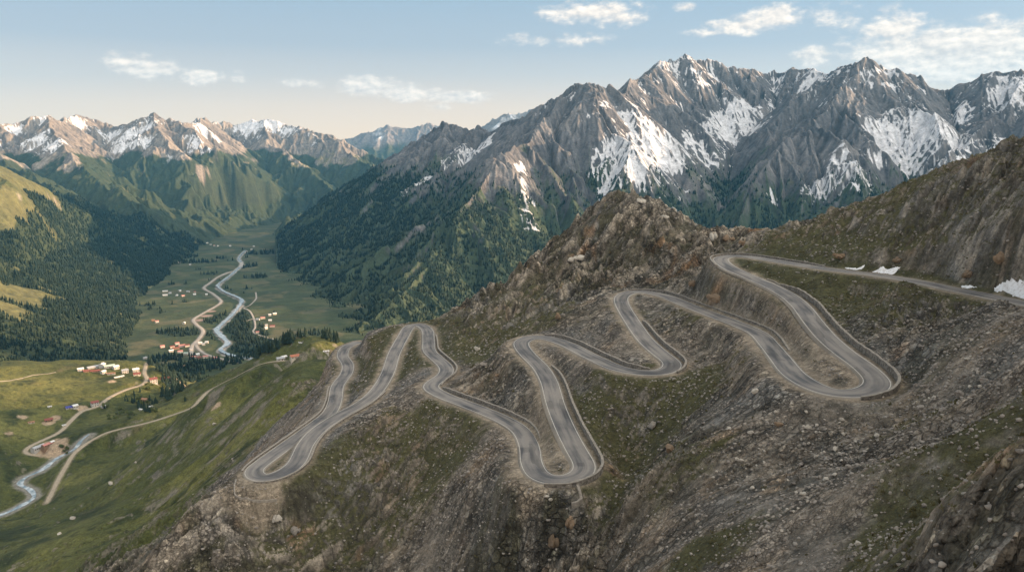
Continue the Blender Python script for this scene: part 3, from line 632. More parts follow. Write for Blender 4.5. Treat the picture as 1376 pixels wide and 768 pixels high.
snb = blobs(GL, [(60,160,60,.8),(45,185,120,.9),(70,195,110,.9),(20,175,90,.8),(105,165,100,.9),(150,185,130),(170,180,130),(190,190,110),(160,195,90,.9),(200,170,80,.7),(215,165,60,.6),(265,195,90,.9),(275,170,120),(290,185,70,.7),(345,170,150),(330,168,120),(370,165,140),(395,175,120,.8),(250,185,60,.7),(280,200,60,.8),(420,185,80,.6),(0,190,80,.6),(225,215,50,.6)])
sm = snb + .38 * n2 + .25 * n1 - .3 * sst(.7, 1.3, sl) - .25 * STL
snow = sst(.58, .68, sm); snow = np.maximum(snow, sst(.62, .74, .52 * sst(60, 380, GL.Z) + .5 * n2 + .3 * n1 - .25 * STL))
c = mixc(c, (.64, .63, .64), snow * sst(-140, -20, GL.Z))
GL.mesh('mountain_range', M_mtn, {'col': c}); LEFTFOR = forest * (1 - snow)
# far range
x, y = GF.X, GF.Y; n1 = fbm(x, y, 400, 5, 421, .6)
c = np.empty(x.shape + (3,), f32); c[:] = (.2, .18, .17)
c = mixc(c, (.06, .07, .035), sst(150, -50, GF.Z + 200 * n1)); c = mixc(c, (.8, .8, .82), sst(.1, .45, n1 + .55 * sst(-50, 500, GF.Z) - .35))
GF.mesh('distant_mountains', M_mtn, {'col': c})
# valley floor
x, y = GV.X, GV.Y; n1 = fbm(x, y, 170, 5, 431, .6); n2 = fbm(x, y, 40, 4, 432)
c = np.empty(x.shape + (3,), f32); c[:] = (.046, .062, .026)
c = mixc(c, (.078, .085, .036), sst(0, .4, n1)); c = mixc(c, (.125, .11, .06), sst(.12, .3, fbm(x, y, 120, 2, 434)) * .6); c = mixc(c, (.034, .048, .02), sst(.0, .4, -n1 + n2 * .5))
VFOR = blobs(GV, [(345,440,45,0),(318,425,60),(305,432,60),(322,440,70),(335,450,60),(345,462,70),(360,470,70),(330,465,60),(305,430,45),(262,447,40,.9),(250,448,35,.9),(235,447,45,.9),(225,445,35,.9),(285,447,35,.8),(290,455,30,.7),(250,405,16,.8),(232,408,20,.7),(312,350,45,.9),(300,347,40,.9),(330,358,60,.9),(280,368,60,.8),(290,376,40,.8),(262,352,80,.8),(240,345,100,.9),(345,372,70,.8),(330,388,35,.7),(325,394,26,.7),(370,420,20,.6),(320,325,80,.8),(350,340,120,.9),(330,470,30,.8),(330,336,30,.9),(332,346,22,.9),(308,368,18,.8),(302,388,16,.9),(312,390,14,.8),(317,420,25,1),(300,446,16,.8),(283,450,22,.9),(318,470,20,.8),(200,410,40,.8),(207,415,30,.8),(215,420,25,.8),(230,345,90),(265,362,30,.8),(284,352,30,.8),(250,382,25,.7),(230,382,30,.7)])
vf = sst(.42, .58, VFOR + .3 * n1 + .15 * n2)
c = mixc(c, (.030, .045, .021), vf)
c = mixc(c, (.34, .32, .29), sst(15, 7, dR + 8 * n2)); 
for Ln in (VROAD, VBR): c = mixc(c, (.22, .19, .15), sst(11, 5, dist_line(GV, Ln, 24, 3)))
c = mixc(c, (.30, .22, .18), sst(.5, .7, blobs(GV, [(268,430,24),(277,424,24),(285,418,20)]) + .25 * n2))
GV.mesh('valley_floor', M_val, {'col': c}); VALFOR = vf * sst(18, 30, dR)
for Ln in (VROAD, VBR, VR2): VALFOR = VALFOR * sst(8, 16, dist_line(GV, Ln, 24, 3))
log('land meshes')

# ------------------------------------------------------------------ strips: roads, rivers
def strip(name, L, cols, mats, zoff=0.0, kind='structure', drape=None, w_noise=0):
    """cols: list of (offset, dz, material index of the band to the right)"""
    T = np.gradient(L[:, :2], axis=0); T /= np.linalg.norm(T, axis=1)[:, None] + 1e-9
    N = np.stack([T[:, 1], -T[:, 0]], 1); k = len(cols); n = len(L)
    co = np.zeros((n, k, 3)); wn = np.ones(n)
    if w_noise:
        r2 = np.random.RandomState(4); q = np.convolve(r2.randn(n + 8), np.ones(5) / 5, 'same')[4:4 + n]; wn = 1 + w_noise * q
    for j, (o, dz, mi) in enumerate(cols):
        co[:, j, :2] = L[:, :2] + N * (o * wn)[:, None]; co[:, j, 2] = L[:, 2] + dz + zoff
        if drape is not None: co[:, j, 2] = drape(co[:, j, 0], co[:, j, 1]) + dz + zoff
    me = bpy.data.meshes.new(name); i = np.arange(n - 1)[:, None] * k + np.arange(k - 1)[None]
    q = np.stack([i, i + k, i + k + 1, i + 1], -1).reshape(-1, 4)
    me.from_pydata(co.reshape(-1, 3).tolist(), [], q.tolist())
    for m in mats: me.materials.append(m)
    mi = np.tile(np.array([c_[2] for c_ in cols[:-1]]), n - 1); me.polygons.foreach_set('material_index', mi.astype(np.int32))
    uv = me.uv_layers.new(name='UVMap'); s = np.arange(n) * float(np.linalg.norm(L[1, :2] - L[0, :2])); U = np.stack(np.broadcast_arrays(np.array([c_[0] for c_ in cols])[None], s[:, None]), -1).reshape(-1, 2)
    uv.data.foreach_set('uv', U[q.ravel()].astype(f32).ravel())
    me.update(); o = bpy.data.objects.new(name, me); COL.objects.link(o)
    if kind: o['kind'] = kind
    return o
# worn asphalt: paler wheel paths, dark mended patches and a stain down the middle
M_asph, nt, b = newmat('worn_asphalt'); b.inputs['Roughness'].default_value = .75
uvn = nd(nt, 'ShaderNodeUVMap', uv_map='UVMap'); sx = nd(nt, 'ShaderNodeSeparateXYZ'); nt.links.new(uvn.outputs[0], sx.inputs[0])
geo = nd(nt, 'ShaderNodeNewGeometry')
na_ = nd(nt, 'ShaderNodeTexNoise', Scale=.07, Detail=4.0); nb_ = nd(nt, 'ShaderNodeTexNoise', Scale=.6, Detail=6.0, Roughness=.7)
mp = nd(nt, 'ShaderNodeMapping'); mp.inputs['Scale'].default_value = (.55, .045, 1); nt.links.new(uvn.outputs[0], mp.inputs[0])
nc_ = nd(nt, 'ShaderNodeTexNoise', Scale=1.0, Detail=4.0); nt.links.new(mp.outputs[0], nc_.inputs['Vector'])
for q in (na_, nb_): nt.links.new(geo.outputs['Position'], q.inputs['Vector'])
cr = nd(nt, 'ShaderNodeValToRGB'); e = cr.color_ramp.elements; e[0].position = .40; e[0].color = (.088, .088, .09, 1); e[1].position = .57; e[1].color = (.23, .212, .19, 1)
ad = nd(nt, 'ShaderNodeMath', operation='MULTIPLY_ADD'); nt.links.new(nc_.outputs[0], ad.inputs[0]); ad.inputs[1].default_value = .62
m2 = nd(nt, 'ShaderNodeMath', operation='MULTIPLY'); nt.links.new(na_.outputs[0], m2.inputs[0]); m2.inputs[1].default_value = .38; nt.links.new(m2.outputs[0], ad.inputs[2]); nt.links.new(ad.outputs[0], cr.inputs[0])
mr = nd(nt, 'ShaderNodeMapRange'); mr.inputs[3].default_value = .8; mr.inputs[4].default_value = 1.15; nt.links.new(nb_.outputs[0], mr.inputs[0])
vp = nd(nt, 'ShaderNodeTexVoronoi', Scale=1.0, distance='CHEBYCHEV'); mp2 = nd(nt, 'ShaderNodeMapping'); mp2.inputs['Scale'].default_value = (.33, .055, 1); nt.links.new(uvn.outputs[0], mp2.inputs[0]); nt.links.new(mp2.outputs[0], vp.inputs['Vector'])
vs = nd(nt, 'ShaderNodeSeparateColor'); nt.links.new(vp.outputs['Color'], vs.inputs[0]); pr = nd(nt, 'ShaderNodeMapRange'); nt.links.new(vs.outputs[0], pr.inputs[0]); pr.inputs[1].default_value = .76; pr.inputs[2].default_value = .77; pr.inputs[3].default_value = 1; pr.inputs[4].default_value = .74
pm_ = nd(nt, 'ShaderNodeMath', operation='MULTIPLY'); nt.links.new(mr.outputs[0], pm_.inputs[0]); nt.links.new(pr.outputs[0], pm_.inputs[1]); mr = pm_
au = nd(nt, 'ShaderNodeMath', operation='ABSOLUTE'); nt.links.new(sx.outputs[0], au.inputs[0]); ae = nd(nt, 'ShaderNodeMath', operation='MULTIPLY_ADD'); nt.links.new(na_.outputs[0], ae.inputs[0]); ae.inputs[1].default_value = 2.4; nt.links.new(au.outputs[0], ae.inputs[2])
ar = nd(nt, 'ShaderNodeMapRange'); nt.links.new(ae.outputs[0], ar.inputs[0]); ar.inputs[1].default_value = 3.9; ar.inputs[2].default_value = 4.6; ar.inputs[4].default_value = .65
dm_ = nd(nt, 'ShaderNodeMix', data_type='RGBA'); nt.links.new(ar.outputs[0], dm_.inputs[0]); nt.links.new(cr.outputs[0], dm_.inputs[6]); dm_.inputs[7].default_value = (.25, .215, .165, 1)
vm = nd(nt, 'ShaderNodeVectorMath', operation='SCALE'); nt.links.new(dm_.outputs[2], vm.inputs[0]); nt.links.new(mr.outputs[0], vm.inputs['Scale']); nt.links.new(vm.outputs[0], b.inputs['Base Color'])
M_line = flat_mat('worn_white_line', (.44, .42, .38), .8, 1.2, .25)
M_kerb = flat_mat('pale_kerb_stone', (.36, .33, .29), .85, .8, .3, .4)
M_gravel = flat_mat('gravel_track', (.33, .28, .21), .95, .5, .22, .3)
RW = 3.2
strip('mountain_road', ROAD, [(-RW - .9, -.5, 0), (-RW - .25, -.02, 0), (-RW + .12, 0, 1), (-RW + .32, .005, 0), (-1.2, .05, 0), (0, .07, 0), (1.2, .05, 0), (RW - .32, .005, 1), (RW - .12, 0, 0), (RW + .25, -.02, 0), (RW + .9, -.5, 0)], [M_asph, M_line], .02)
for nm, L_, w_ in (('farm_road', SPUR, 1.9), ('hamlet_road', HAM, 2.3), ('meadow_track', MEADOWTRACK, 1.3)):
    strip(nm, L_, [(-w_ - .6, -.7, 0), (-w_, 0, 0), (0, .1, 0), (w_, 0, 0), (w_ + .6, -.7, 0)], [M_gravel], .12, w_noise=.2, drape=(lambda x, y: G.z(x, y)) if nm == 'meadow_track' else None)
dzv = lambda x, y: GV.z(x, y)
M_vroad = flat_mat('valley_road_surface', (.33, .30, .26), .9, .2, .15)
for nm, L_, w_ in (('valley_road', VROAD, 5), ('village_road', VBR, 3.8), ('lane', VR2, 3), ('lane', VR3, 2.6)):
    strip(nm, L_, [(-w_, 0, 0), (0, .4, 0), (w_, 0, 0)], [M_vroad], 1.2, drape=dzv)
M_water, nt, b = newmat('glacial_river_water'); b.inputs['Roughness'].default_value = .22; b.inputs['Specular IOR Level'].default_value = .5
geo = nd(nt, 'ShaderNodeNewGeometry'); n = nd(nt, 'ShaderNodeTexNoise', Scale=.16, Detail=6.0, Roughness=.7); nt.links.new(geo.outputs['Position'], n.inputs['Vector'])
cr = nd(nt, 'ShaderNodeValToRGB'); cr.color_ramp.elements[0].color = (.16, .22, .25, 1); cr.color_ramp.elements[1].color = (.50, .54, .56, 1); cr.color_ramp.elements[0].position = .42; cr.color_ramp.elements[1].position = .62
nt.links.new(n.outputs[0], cr.inputs[0]); nt.links.new(cr.outputs[0], b.inputs['Base Color'])
bp = nd(nt, 'ShaderNodeBump', Strength=.3, Distance=.5); nt.links.new(n.outputs[0], bp.inputs['Height']); nt.links.new(bp.outputs[0], b.inputs['Normal'])
strip('river', RIVER, [(-6, 0, 0), (0, 0, 0), (6, 0, 0)], [M_water], 1.6, drape=lambda x, y: GV.z(x, y) * 0 + floor_z(np.hypot(x, y)) - 2, w_noise=.45)
strip('mountain_stream', STREAM, [(-2.6, 0, 0), (0, 0, 0), (2.6, 0, 0)], [M_water], .1, w_noise=.5)
strip('mountain_stream', px_line([(66,625,374),(62,635,377.5),(54,640,379),(42,640,380)], 3), [(-2, 0, 0), (0, 0, 0), (2, 0, 0)], [M_water], .3, w_noise=.5)

# ------------------------------------------------------------------ light, sky, haze, camera
SUN_AZ, SUN_EL = 84.0, 12.5       # clockwise from the view direction
w = bpy.data.worlds.new('World'); SC.world = w; w.use_nodes = True; nt = w.node_tree
bg = nt.nodes['Background']; sky = nd(nt, 'ShaderNodeTexSky', sky_type='NISHITA'); sky.sun_disc = False
sky.sun_elevation = math.radians(SUN_EL); sky.sun_rotation = math.radians(SUN_AZ); sky.altitude = 2200; sky.air_density = 1.0; sky.dust_density = 1.2; sky.ozone_density = 1.0
bg.inputs[1].default_value = .10
tc = nd(nt, 'ShaderNodeTexCoord'); nt.links.new(sky.outputs[0], bg.inputs[0])
# clouds: soft heaps at their own bearings and heights in the sky
# ================================================================== vegetation, stones
GRIDS = [G, GV, GL, GM]
def surf(px, py, grids=None):
    best = None
    for g in (grids or GRIDS):
        h = g.hit(px, py)
        if h and (best is None or h[1] ** 2 + h[0] ** 2 < best[0] ** 2 + best[1] ** 2): best = h
    return best
def gz(g, x, y):
    a = math.atan2(x, y); r = math.hypot(x, y)
    if not (g.az[0] < a < g.az[-1] and g.r[0] < r < g.r[-1]): return -1e9
    return float(g.z(x, y))
def ztop(x, y): return max(gz(g, x, y) for g in GRIDS)
RS = np.random.RandomState(11)
def thing(name, label, cat, loc, rz=0.0, group=None):
    o = bpy.data.objects.new(name, None); COL.objects.link(o); o.empty_display_size = 1; o.location = loc; o.rotation_euler = (0, 0, rz)
    o['label'] = label; o['category'] = cat
    if group: o['group'] = group
    return o
def part(name, me, parent, loc=(0, 0, 0), rz=0.0, scale=None):
    o = bpy.data.objects.new(name, me); COL.objects.link(o); o.parent = parent; o.location = loc; o.rotation_euler = (0, 0, rz)
    if scale: o.scale = scale
    return o
def tag(o, label, cat, group=None):
    o['label'] = label; o['category'] = cat
    if group: o['group'] = group
    return o
def mesh_of(name, v, f, mats, smooth=False, mi=None):
    me = bpy.data.meshes.new(name); me.from_pydata([tuple(map(float, p)) for p in v], [], [tuple(map(int, q)) for q in f])
    for m in mats: me.materials.append(m)
    if mi is not None: me.polygons.foreach_set('material_index', mi)
    if smooth: me.polygons.foreach_set('use_smooth', [True] * len(f))
    me.update(); return me
def obj(name, me):
    o = bpy.data.objects.new(name, me); COL.objects.link(o); return o

# --- foliage materials
def foliage_mat(name, a, b_):
    m, nt, b = newmat(name); at = nd(nt, 'ShaderNodeAttribute', attribute_name='tone'); oi = nd(nt, 'ShaderNodeObjectInfo')
    ad = nd(nt, 'ShaderNodeMath', operation='MULTIPLY_ADD'); nt.links.new(oi.outputs['Random'], ad.inputs[0]); ad.inputs[1].default_value = .45; nt.links.new(at.outputs['Fac'], ad.inputs[2])
    mx = nd(nt, 'ShaderNodeMix', data_type='RGBA'); nt.links.new(ad.outputs[0], mx.inputs[0]); mx.inputs[6].default_value = (*a, 1); mx.inputs[7].default_value = (*b_, 1)
    nt.links.new(mx.outputs[2], b.inputs['Base Color']); b.inputs['Roughness'].default_value = .8; return m
M_con = foliage_mat('conifer_needles', (.006, .020, .016), (.026, .046, .028))
M_bro = foliage_mat('broadleaf_foliage', (.035, .055, .018), (.085, .105, .035))
M_bark = flat_mat('bark', (.09, .065, .045), .9)
def cone_tree(tiers, sides, seed, jag=.25):
    """unit conifer: height 1, radius ~.2 ; crown made of drooping jagged skirts"""
    r = random.Random(seed); v = []; f = []; tone = []
    for t in range(tiers):
        z0 = .08 + .80 * t / tiers; z1 = min(1.0, z0 + 1.55 / tiers + .06); R = .205 * (1 - .86 * t / tiers) * r.uniform(.9, 1.12)
        b = len(v); ph = r.random() * 6
        ox, oy = r.uniform(-.012, .012), r.uniform(-.012, .012)
        for k in range(sides * 2):
            a = ph + math.pi * k / sides; q = R * (1 + jag * (r.random() - .3)) if k % 2 == 0 else R * (.55 + jag * r.random())
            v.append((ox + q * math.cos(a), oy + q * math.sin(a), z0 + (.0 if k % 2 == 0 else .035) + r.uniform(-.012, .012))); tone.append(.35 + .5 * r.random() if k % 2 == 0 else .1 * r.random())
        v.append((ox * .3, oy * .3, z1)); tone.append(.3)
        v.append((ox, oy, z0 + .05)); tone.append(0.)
        n2_ = sides * 2
        for k in range(n2_):
            f.append((b + k, b + (k + 1) % n2_, b + n2_)); f.append((b + (k + 1) % n2_, b + k, b + n2_ + 1))
    return np.array(v), np.array(f), np.array(tone)
def round_tree(seed):
    """unit bushy tree: many leaf-clump faces over an uneven crown volume"""
    r = random.Random(seed); v = []; f = []; tone = []
    lob = [(r.uniform(-.22, .22), r.uniform(-.22, .22), r.uniform(.42, .78), r.uniform(.16, .27)) for _ in range(8)]
    for k in range(230):
        lx, ly, lz, lr = r.choice(lob); d = Vector((r.gauss(0, 1), r.gauss(0, 1), r.gauss(0, 1))).normalized(); q = lr * r.uniform(.6, 1.08)
        c_ = Vector((lx, ly, lz)) + d * q; t1 = d.cross(Vector((r.random(), r.random(), r.random()))).normalized(); t2 = d.cross(t1); s = r.uniform(.035, .075); tw = d * s * r.uniform(-.5, .5)
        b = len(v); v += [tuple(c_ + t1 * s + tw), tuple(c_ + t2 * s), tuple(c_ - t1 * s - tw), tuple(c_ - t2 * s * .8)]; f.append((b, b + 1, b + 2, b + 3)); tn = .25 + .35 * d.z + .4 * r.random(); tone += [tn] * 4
    return v, f, tone
def trunk_mesh(name, h, r0):
    v = []; f = []; s = 6
    for k, (z, q) in enumerate(((-.06, 1.15), (h * .5, .7), (h, .25))):
        for a in range(s): v.append((r0 * q * math.cos(a * 2 * math.pi / s), r0 * q * math.sin(a * 2 * math.pi / s), z))
    for k in range(2):
        for a in range(s): f.append((k * s + a, k * s + (a + 1) % s, (k + 1) * s + (a + 1) % s, (k + 1) * s + a))
    return mesh_of(name, v, f, [M_bark], True)
def with_tone(me, tone):
    at = me.attributes.new('tone', 'FLOAT', 'POINT'); at.data.foreach_set('value', np.asarray(tone, dtype=f32)); return me
CON = []
for k in range(5):
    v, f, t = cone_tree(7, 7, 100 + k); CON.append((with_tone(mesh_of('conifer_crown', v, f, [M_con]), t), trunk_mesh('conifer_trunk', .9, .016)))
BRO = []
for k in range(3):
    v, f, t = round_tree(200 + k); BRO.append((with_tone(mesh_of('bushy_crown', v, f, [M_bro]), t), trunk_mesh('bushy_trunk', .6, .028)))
def merged(name, protos, P, H, Wd, tones, mat, label, flatshade=True, rots=None, tilt=None):
    """one mesh out of many small shapes: protos list of (verts, faces); P base points; H heights; Wd widths"""
    Vs = []; Fs = []; Ts = []; off = 0; which = RS.randint(0, len(protos), len(P)); rot = RS.rand(len(P)) * 6.283
    for k, (v, f, tn) in enumerate(protos):
        sel = np.nonzero(which == k)[0]
        if len(sel) == 0: continue
        v = np.asarray(v, f32); f = np.asarray(f); c_, s_ = np.cos(rot[sel])[:, None], np.sin(rot[sel])[:, None]
        X = (v[None, :, 0] * c_ - v[None, :, 1] * s_) * Wd[sel][:, None] + P[sel, 0][:, None]
        Y = (v[None, :, 0] * s_ + v[None, :, 1] * c_) * Wd[sel][:, None] + P[sel, 1][:, None]
        Zz = v[None, :, 2] * H[sel][:, None] + P[sel, 2][:, None]
        Vs.append(np.stack([X, Y, Zz], -1).reshape(-1, 3)); Fs.append((f[None] + (off + np.arange(len(sel)) * len(v))[:, None, None]).reshape(-1, f.shape[1]))
        Ts.append((np.asarray(tn, f32)[None] + tones[sel][:, None]).ravel()); off += len(sel) * len(v)
    V = np.concatenate(Vs).astype(f32); Fc = np.concatenate(Fs).astype(np.int32); k = Fc.shape[1]
    me = bpy.data.meshes.new(name); me.vertices.add(len(V)); me.vertices.foreach_set('co', V.ravel()); me.loops.add(Fc.size); me.loops.foreach_set('vertex_index', Fc.ravel())
    me.polygons.add(len(Fc)); me.polygons.foreach_set('loop_start', np.arange(0, Fc.size, k, dtype=np.int32)); me.materials.append(mat)
    at = me.attributes.new('tone', 'FLOAT', 'POINT'); at.data.foreach_set('value', np.concatenate(Ts).astype(f32)); me.update(calc_edges=True)
    o = obj(name, me); o['kind'] = 'stuff'; o['label'] = label; return o
def scatter(GG, mask, n, dens, rmin, rmax, jmax=None, azlim=(-36.5, 36.5)):
    """places on a grid: candidates even in bearing and log distance, kept by mask and by wanted density per square metre"""
    a = np.radians(RS.uniform(max(azlim[0], math.degrees(GG.az[0]) + .1), min(azlim[1], math.degrees(GG.az[-1]) - .1), n)); r = np.exp(RS.uniform(math.log(rmin), math.log(rmax), n))
    span = (a.max() - a.min()) * (math.log(rmax) - math.log(rmin)); area = span * r * r / n      # ground each candidate stands for
    x = r * np.sin(a); y = r * np.cos(a); m = GG.samp(mask, x, y); p = np.minimum(1, dens * area) * m
    k = RS.rand(n) < p; x, y = x[k], y[k]
    return x, y, GG.z(x, y)
def visible(P, lift=0.0):
    """keeps places that the view over the land actually reaches (a little beyond counts too)"""
    ok = np.ones(len(P), bool)
    for i, p in enumerate(P):
        pass
    return ok
# --- which of the land lies open to view (running maximum of the line of sight along each bearing)
def open_mask(GG, others=(), lift=14.0, slack=.004):
    el = GG.Z / GG.R; run = np.maximum.accumulate(el, axis=1); run = np.concatenate([np.full((el.shape[0], 1), -9, f32), run[:, :-1]], 1)
    ok = ((GG.Z + lift) / GG.R) > run - slack
    for o in others:
        e2 = o.Z / o.R; r2 = np.maximum.accumulate(e2, axis=1)
        ia = np.clip(np.interp(GG.az, o.az, np.arange(len(o.az))), 0, len(o.az) - 1).round().astype(int); jr = np.interp(GG.r, o.r, np.arange(len(o.r)))
        j0 = np.clip(jr.astype(int) - 1, 0, len(o.r) - 1); m = r2[ia][:, j0]
        out = (GG.az < o.az[0]) | (GG.az > o.az[-1]); m = np.where(out[:, None] | (GG.r < o.r[0])[None], -9, m)
        ok &= ((GG.Z + lift) / GG.R) > m - slack
        # below another land: buried
        zz = o.Z[ia][:, np.clip(jr.round().astype(int), 0, len(o.r) - 1)]
        ok &= ~((~out[:, None]) & (GG.r > o.r[0])[None] & (GG.r < o.r[-1])[None] & (zz > GG.Z + 2))
    return ok.astype(f32)
VM = open_mask(GM, (G,)); VL = open_mask(GL, (G, GV)); VV = open_mask(GV, (G, GL, GM)); VG = open_mask(G)
log('open masks')
sets = []
xl = scatter(GL, LEFTFOR * VL, 420000, .0165, 1335, 5200); sets.append(xl)
xm = scatter(GM, np.clip(MASSVEG * 1.2, 0, 1) * sst(-60, -170, GM.Z) * VM, 380000, .015, 2260, 5200); sets.append(xm)
xv = scatter(GV, VALFOR * VV, 60000, .02, 1385, 5200); sets.append(xv)
P = np.concatenate([np.stack(s, -1) for s in sets]); Rr = np.hypot(P[:, 0], P[:, 1])
big = 1 + .55 * sst(1800, 4500, Rr)
Ht = (6.5 + 9.5 * RS.rand(len(P)) ** 1.4) * big; Wt = Ht * RS.uniform(.85, 1.35, len(P))
P[:, 2] -= .8
v3, f3, t3 = cone_tree(3, 4, 5); v4, f4, t4 = cone_tree(3, 4, 9); v5, f5, t5 = cone_tree(4, 4, 12)
tn = RS.uniform(-.25, .45, len(P)) + .3 * fbm(P[:, 0].astype(f32), P[:, 1].astype(f32), 160, 3, 66)
log('forest trees', len(P), [len(s[0]) for s in sets])
near = Rr < 2350
protos = [(v3, f3, t3), (v4, f4, t4)]
FOREST = (P, Ht, Wt, tn, Rr)
# --- trees standing one by one in the ravine, on the spur and among the fields
TREEPX = []
def tpx(x, y, rx, ry, n, kind='c', h=(11, 17)):
    for _ in range(n):
        a = RS.rand() * 6.283; q = math.sqrt(RS.rand()); TREEPX.append((x + rx * q * math.cos(a), y + ry * q * math.sin(a), kind, RS.uniform(*h)))
for e in [(222,497,12,9,34),(245,497,16,10,52),(232,512,14,8,34),(268,494,18,9,60),(262,508,10,6,18),(292,490,14,7,44),(315,484,14,6,40),(338,478,12,5,36),(362,469,14,5,40),(215,483,16,4,30),(205,488,8,4,10),(385,458,10,4,28),(404,451,8,3,22),(424,448,9,3,26),(440,452,8,4,26),(450,459,5,3,10),(243,481,20,4,26),(236,523,10,6,20),(222,532,9,6,14)]: tpx(*e)
for e in [(168,535,4,4,2),(178,539,7,4,6),(190,546,8,4,8),(200,550,7,4,7),(206,541,6,4,6),(185,530,6,4,3),(249,538,2,1,1),(140,550,2,2,1)]: tpx(*e, kind='c', h=(6, 11))
for e in [(141,549,5,4,6),(165,556,10,5,9),(150,563,8,5,6),(178,560,8,4,7),(192,540,9,5,9),(206,552,6,4,6),(200,520,7,4,6),(190,512,4,3,3),(212,515,5,3,4),(220,522,5,3,4),(248,538,1.5,1,1),(90,607,5,3,4),(84,600,4,3,3)]: tpx(*e, kind='b', h=(4, 8))
TR = []
for px_, py_, kd, h in TREEPX:
    s = surf(px_, py_)
    if s and 700 < math.hypot(s[0], s[1]) < 2600: TR.append((math.hypot(s[0], s[1]), s, kd, h))
TR.sort(key=lambda q: q[0])
log('single trees', len(TR), TR[0][0], TR[-1][0])
def shade_of(d, s): return s
def tree_label(kd, x, y, D):
    side = 'left' if x < -330 else 'middle'
    if kd == 'b': return 'rounded green bush among the shrubs in the stream gully below the hamlet'
    if D < 1250: return 'dark conifer standing in the gully between the hamlet meadow and the spur road'
    if x > -420: return 'dark conifer in the dense wood behind the grassy spur'
    return 'dark conifer in the ravine wood right of the meadow hamlet'
nind = 0; rest = []
for D, s, kd, h in TR:
    if nind < 290:
        cm, tm = (CON if kd == 'c' else BRO)[RS.randint(0, 5 if kd == 'c' else 3)]
        lab = tree_label(kd, s[0], s[1], D)
        t = thing('conifer_tree' if kd == 'c' else 'bush', lab, 'tree' if kd == 'c' else 'bush', (s[0], s[1], s[2] - .4), RS.rand() * 6.28, {'rounded': 'bushes in the stream gully'}.get(lab.split()[0], 'conifers ' + lab.split('conifer ')[1] if 'conifer ' in lab else None))
        t.scale = (h * RS.uniform(.95, 1.3),) * 2 + (h,)
        part('trunk', tm, t); part('crown', cm, t); nind += 1
    else: rest.append((s[0], s[1], s[2] - .4, h, h * RS.uniform(.9, 1.3), RS.uniform(-.2, .4)))
rest = np.array(rest); P, Ht, Wt, tn, Rr = FOREST
if len(rest):
    P = np.concatenate([P, rest[:, :3]]); Ht = np.r_[Ht, rest[:, 3]]; Wt = np.r_[Wt, rest[:, 4]]; tn = np.r_[tn, rest[:, 5]]; Rr = np.r_[Rr, np.hypot(rest[:, 0], rest[:, 1])]
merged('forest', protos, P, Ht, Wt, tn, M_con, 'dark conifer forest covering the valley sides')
log('forest')
# --- stones
def stone(seed, sub=1):
    r = random.Random(seed); bm = bmesh.new(); bmesh.ops.create_icosphere(bm, subdivisions=sub, radius=.5)
    pl = [(Vector((r.gauss(0, 1), r.gauss(0, 1), r.gauss(0, 1))).normalized(), r.uniform(.22, .42)) for _ in range(15)]
    for v in bm.verts:
        for n, d in pl:
            q = v.co.dot(n)
            if q > d: v.co -= n * (q - d)
        v.co.z *= .78; v.co += Vector((r.gauss(0, .012), r.gauss(0, .012), r.gauss(0, .012)))
    V = [tuple(v.co) for v in bm.verts]; Fc = [tuple(v.index for v in f.verts) for f in bm.faces]; bm.free(); return np.array(V), np.array(Fc), np.zeros(len(V))
def stone_mat(name, a, b_):
    m, nt, b = newmat(name); at = nd(nt, 'ShaderNodeAttribute', attribute_name='tone'); oi = nd(nt, 'ShaderNodeObjectInfo'); geo = nd(nt, 'ShaderNodeNewGeometry'); n = nd(nt, 'ShaderNodeTexNoise', Scale=2.2, Detail=5.0, Roughness=.7)
    nt.links.new(geo.outputs['Position'], n.inputs['Vector'])
    q = nd(nt, 'ShaderNodeMath', operation='MULTIPLY_ADD'); nt.links.new(oi.outputs['Random'], q.inputs[0]); q.inputs[1].default_value = .4; nt.links.new(at.outputs['Fac'], q.inputs[2])
    q2 = nd(nt, 'ShaderNodeMath', operation='MULTIPLY_ADD'); nt.links.new(n.outputs[0], q2.inputs[0]); q2.inputs[1].default_value = .9; nt.links.new(q.outputs[0], q2.inputs[2])
    mr = nd(nt, 'ShaderNodeMapRange'); nt.links.new(q2.outputs[0], mr.inputs[0]); mr.inputs[1].default_value = .2; mr.inputs[2].default_value = 1.1
    mx = nd(nt, 'ShaderNodeMix', data_type='RGBA'); nt.links.new(mr.outputs[0], mx.inputs[0]); mx.inputs[6].default_value = (*a, 1); mx.inputs[7].default_value = (*b_, 1)
    nt.links.new(mx.outputs[2], b.inputs['Base Color']); bp = nd(nt, 'ShaderNodeBump', Strength=.5, Distance=.15); nt.links.new(n.outputs[0], bp.inputs['Height']); nt.links.new(bp.outputs[0], b.inputs['Normal']); return m
M_st = stone_mat('grey_rubble', (.13, .115, .10), (.34, .31, .27))
M_pale = stone_mat('pale_boulder_rock', (.26, .235, .20), (.52, .48, .41)); M_och = stone_mat('ochre_rock', (.10, .075, .052), (.30, .215, .14)); M_dark = stone_mat('dark_rock', (.07, .065, .058), (.2, .18, .155))
off_road = sst(5.5, 7.5, np.minimum(Dr2, 50))
scm = np.clip(sst(.0, .45, fbm(G.X, G.Y, 38, 4, 501)) * .8 + .28 + blobs(G, [(1100,660,8),(1060,680,6),(1140,620,8),(1200,590,8),(1300,520,14),(1250,545,8),(1330,500,14),(1050,700,5),(1020,725,5),(620,650,16,.8),(700,590,12,.6),(640,470,22,.6),(1200,430,20,.7),(1270,440,16,.6),(900,560,12,.5),(1330,600,8,.6),(880,500,14,.5)]), 0, 1) * off_road * (1 - HILLGREEN) * VG * sst(900, 600, G.R)
x, y, z = scatter(G, scm, 170000, 1.3, 40, 900)
sz = (.16 + .5 * RS.rand(len(x)) ** 3) * (1 + np.hypot(x, y) / 260)
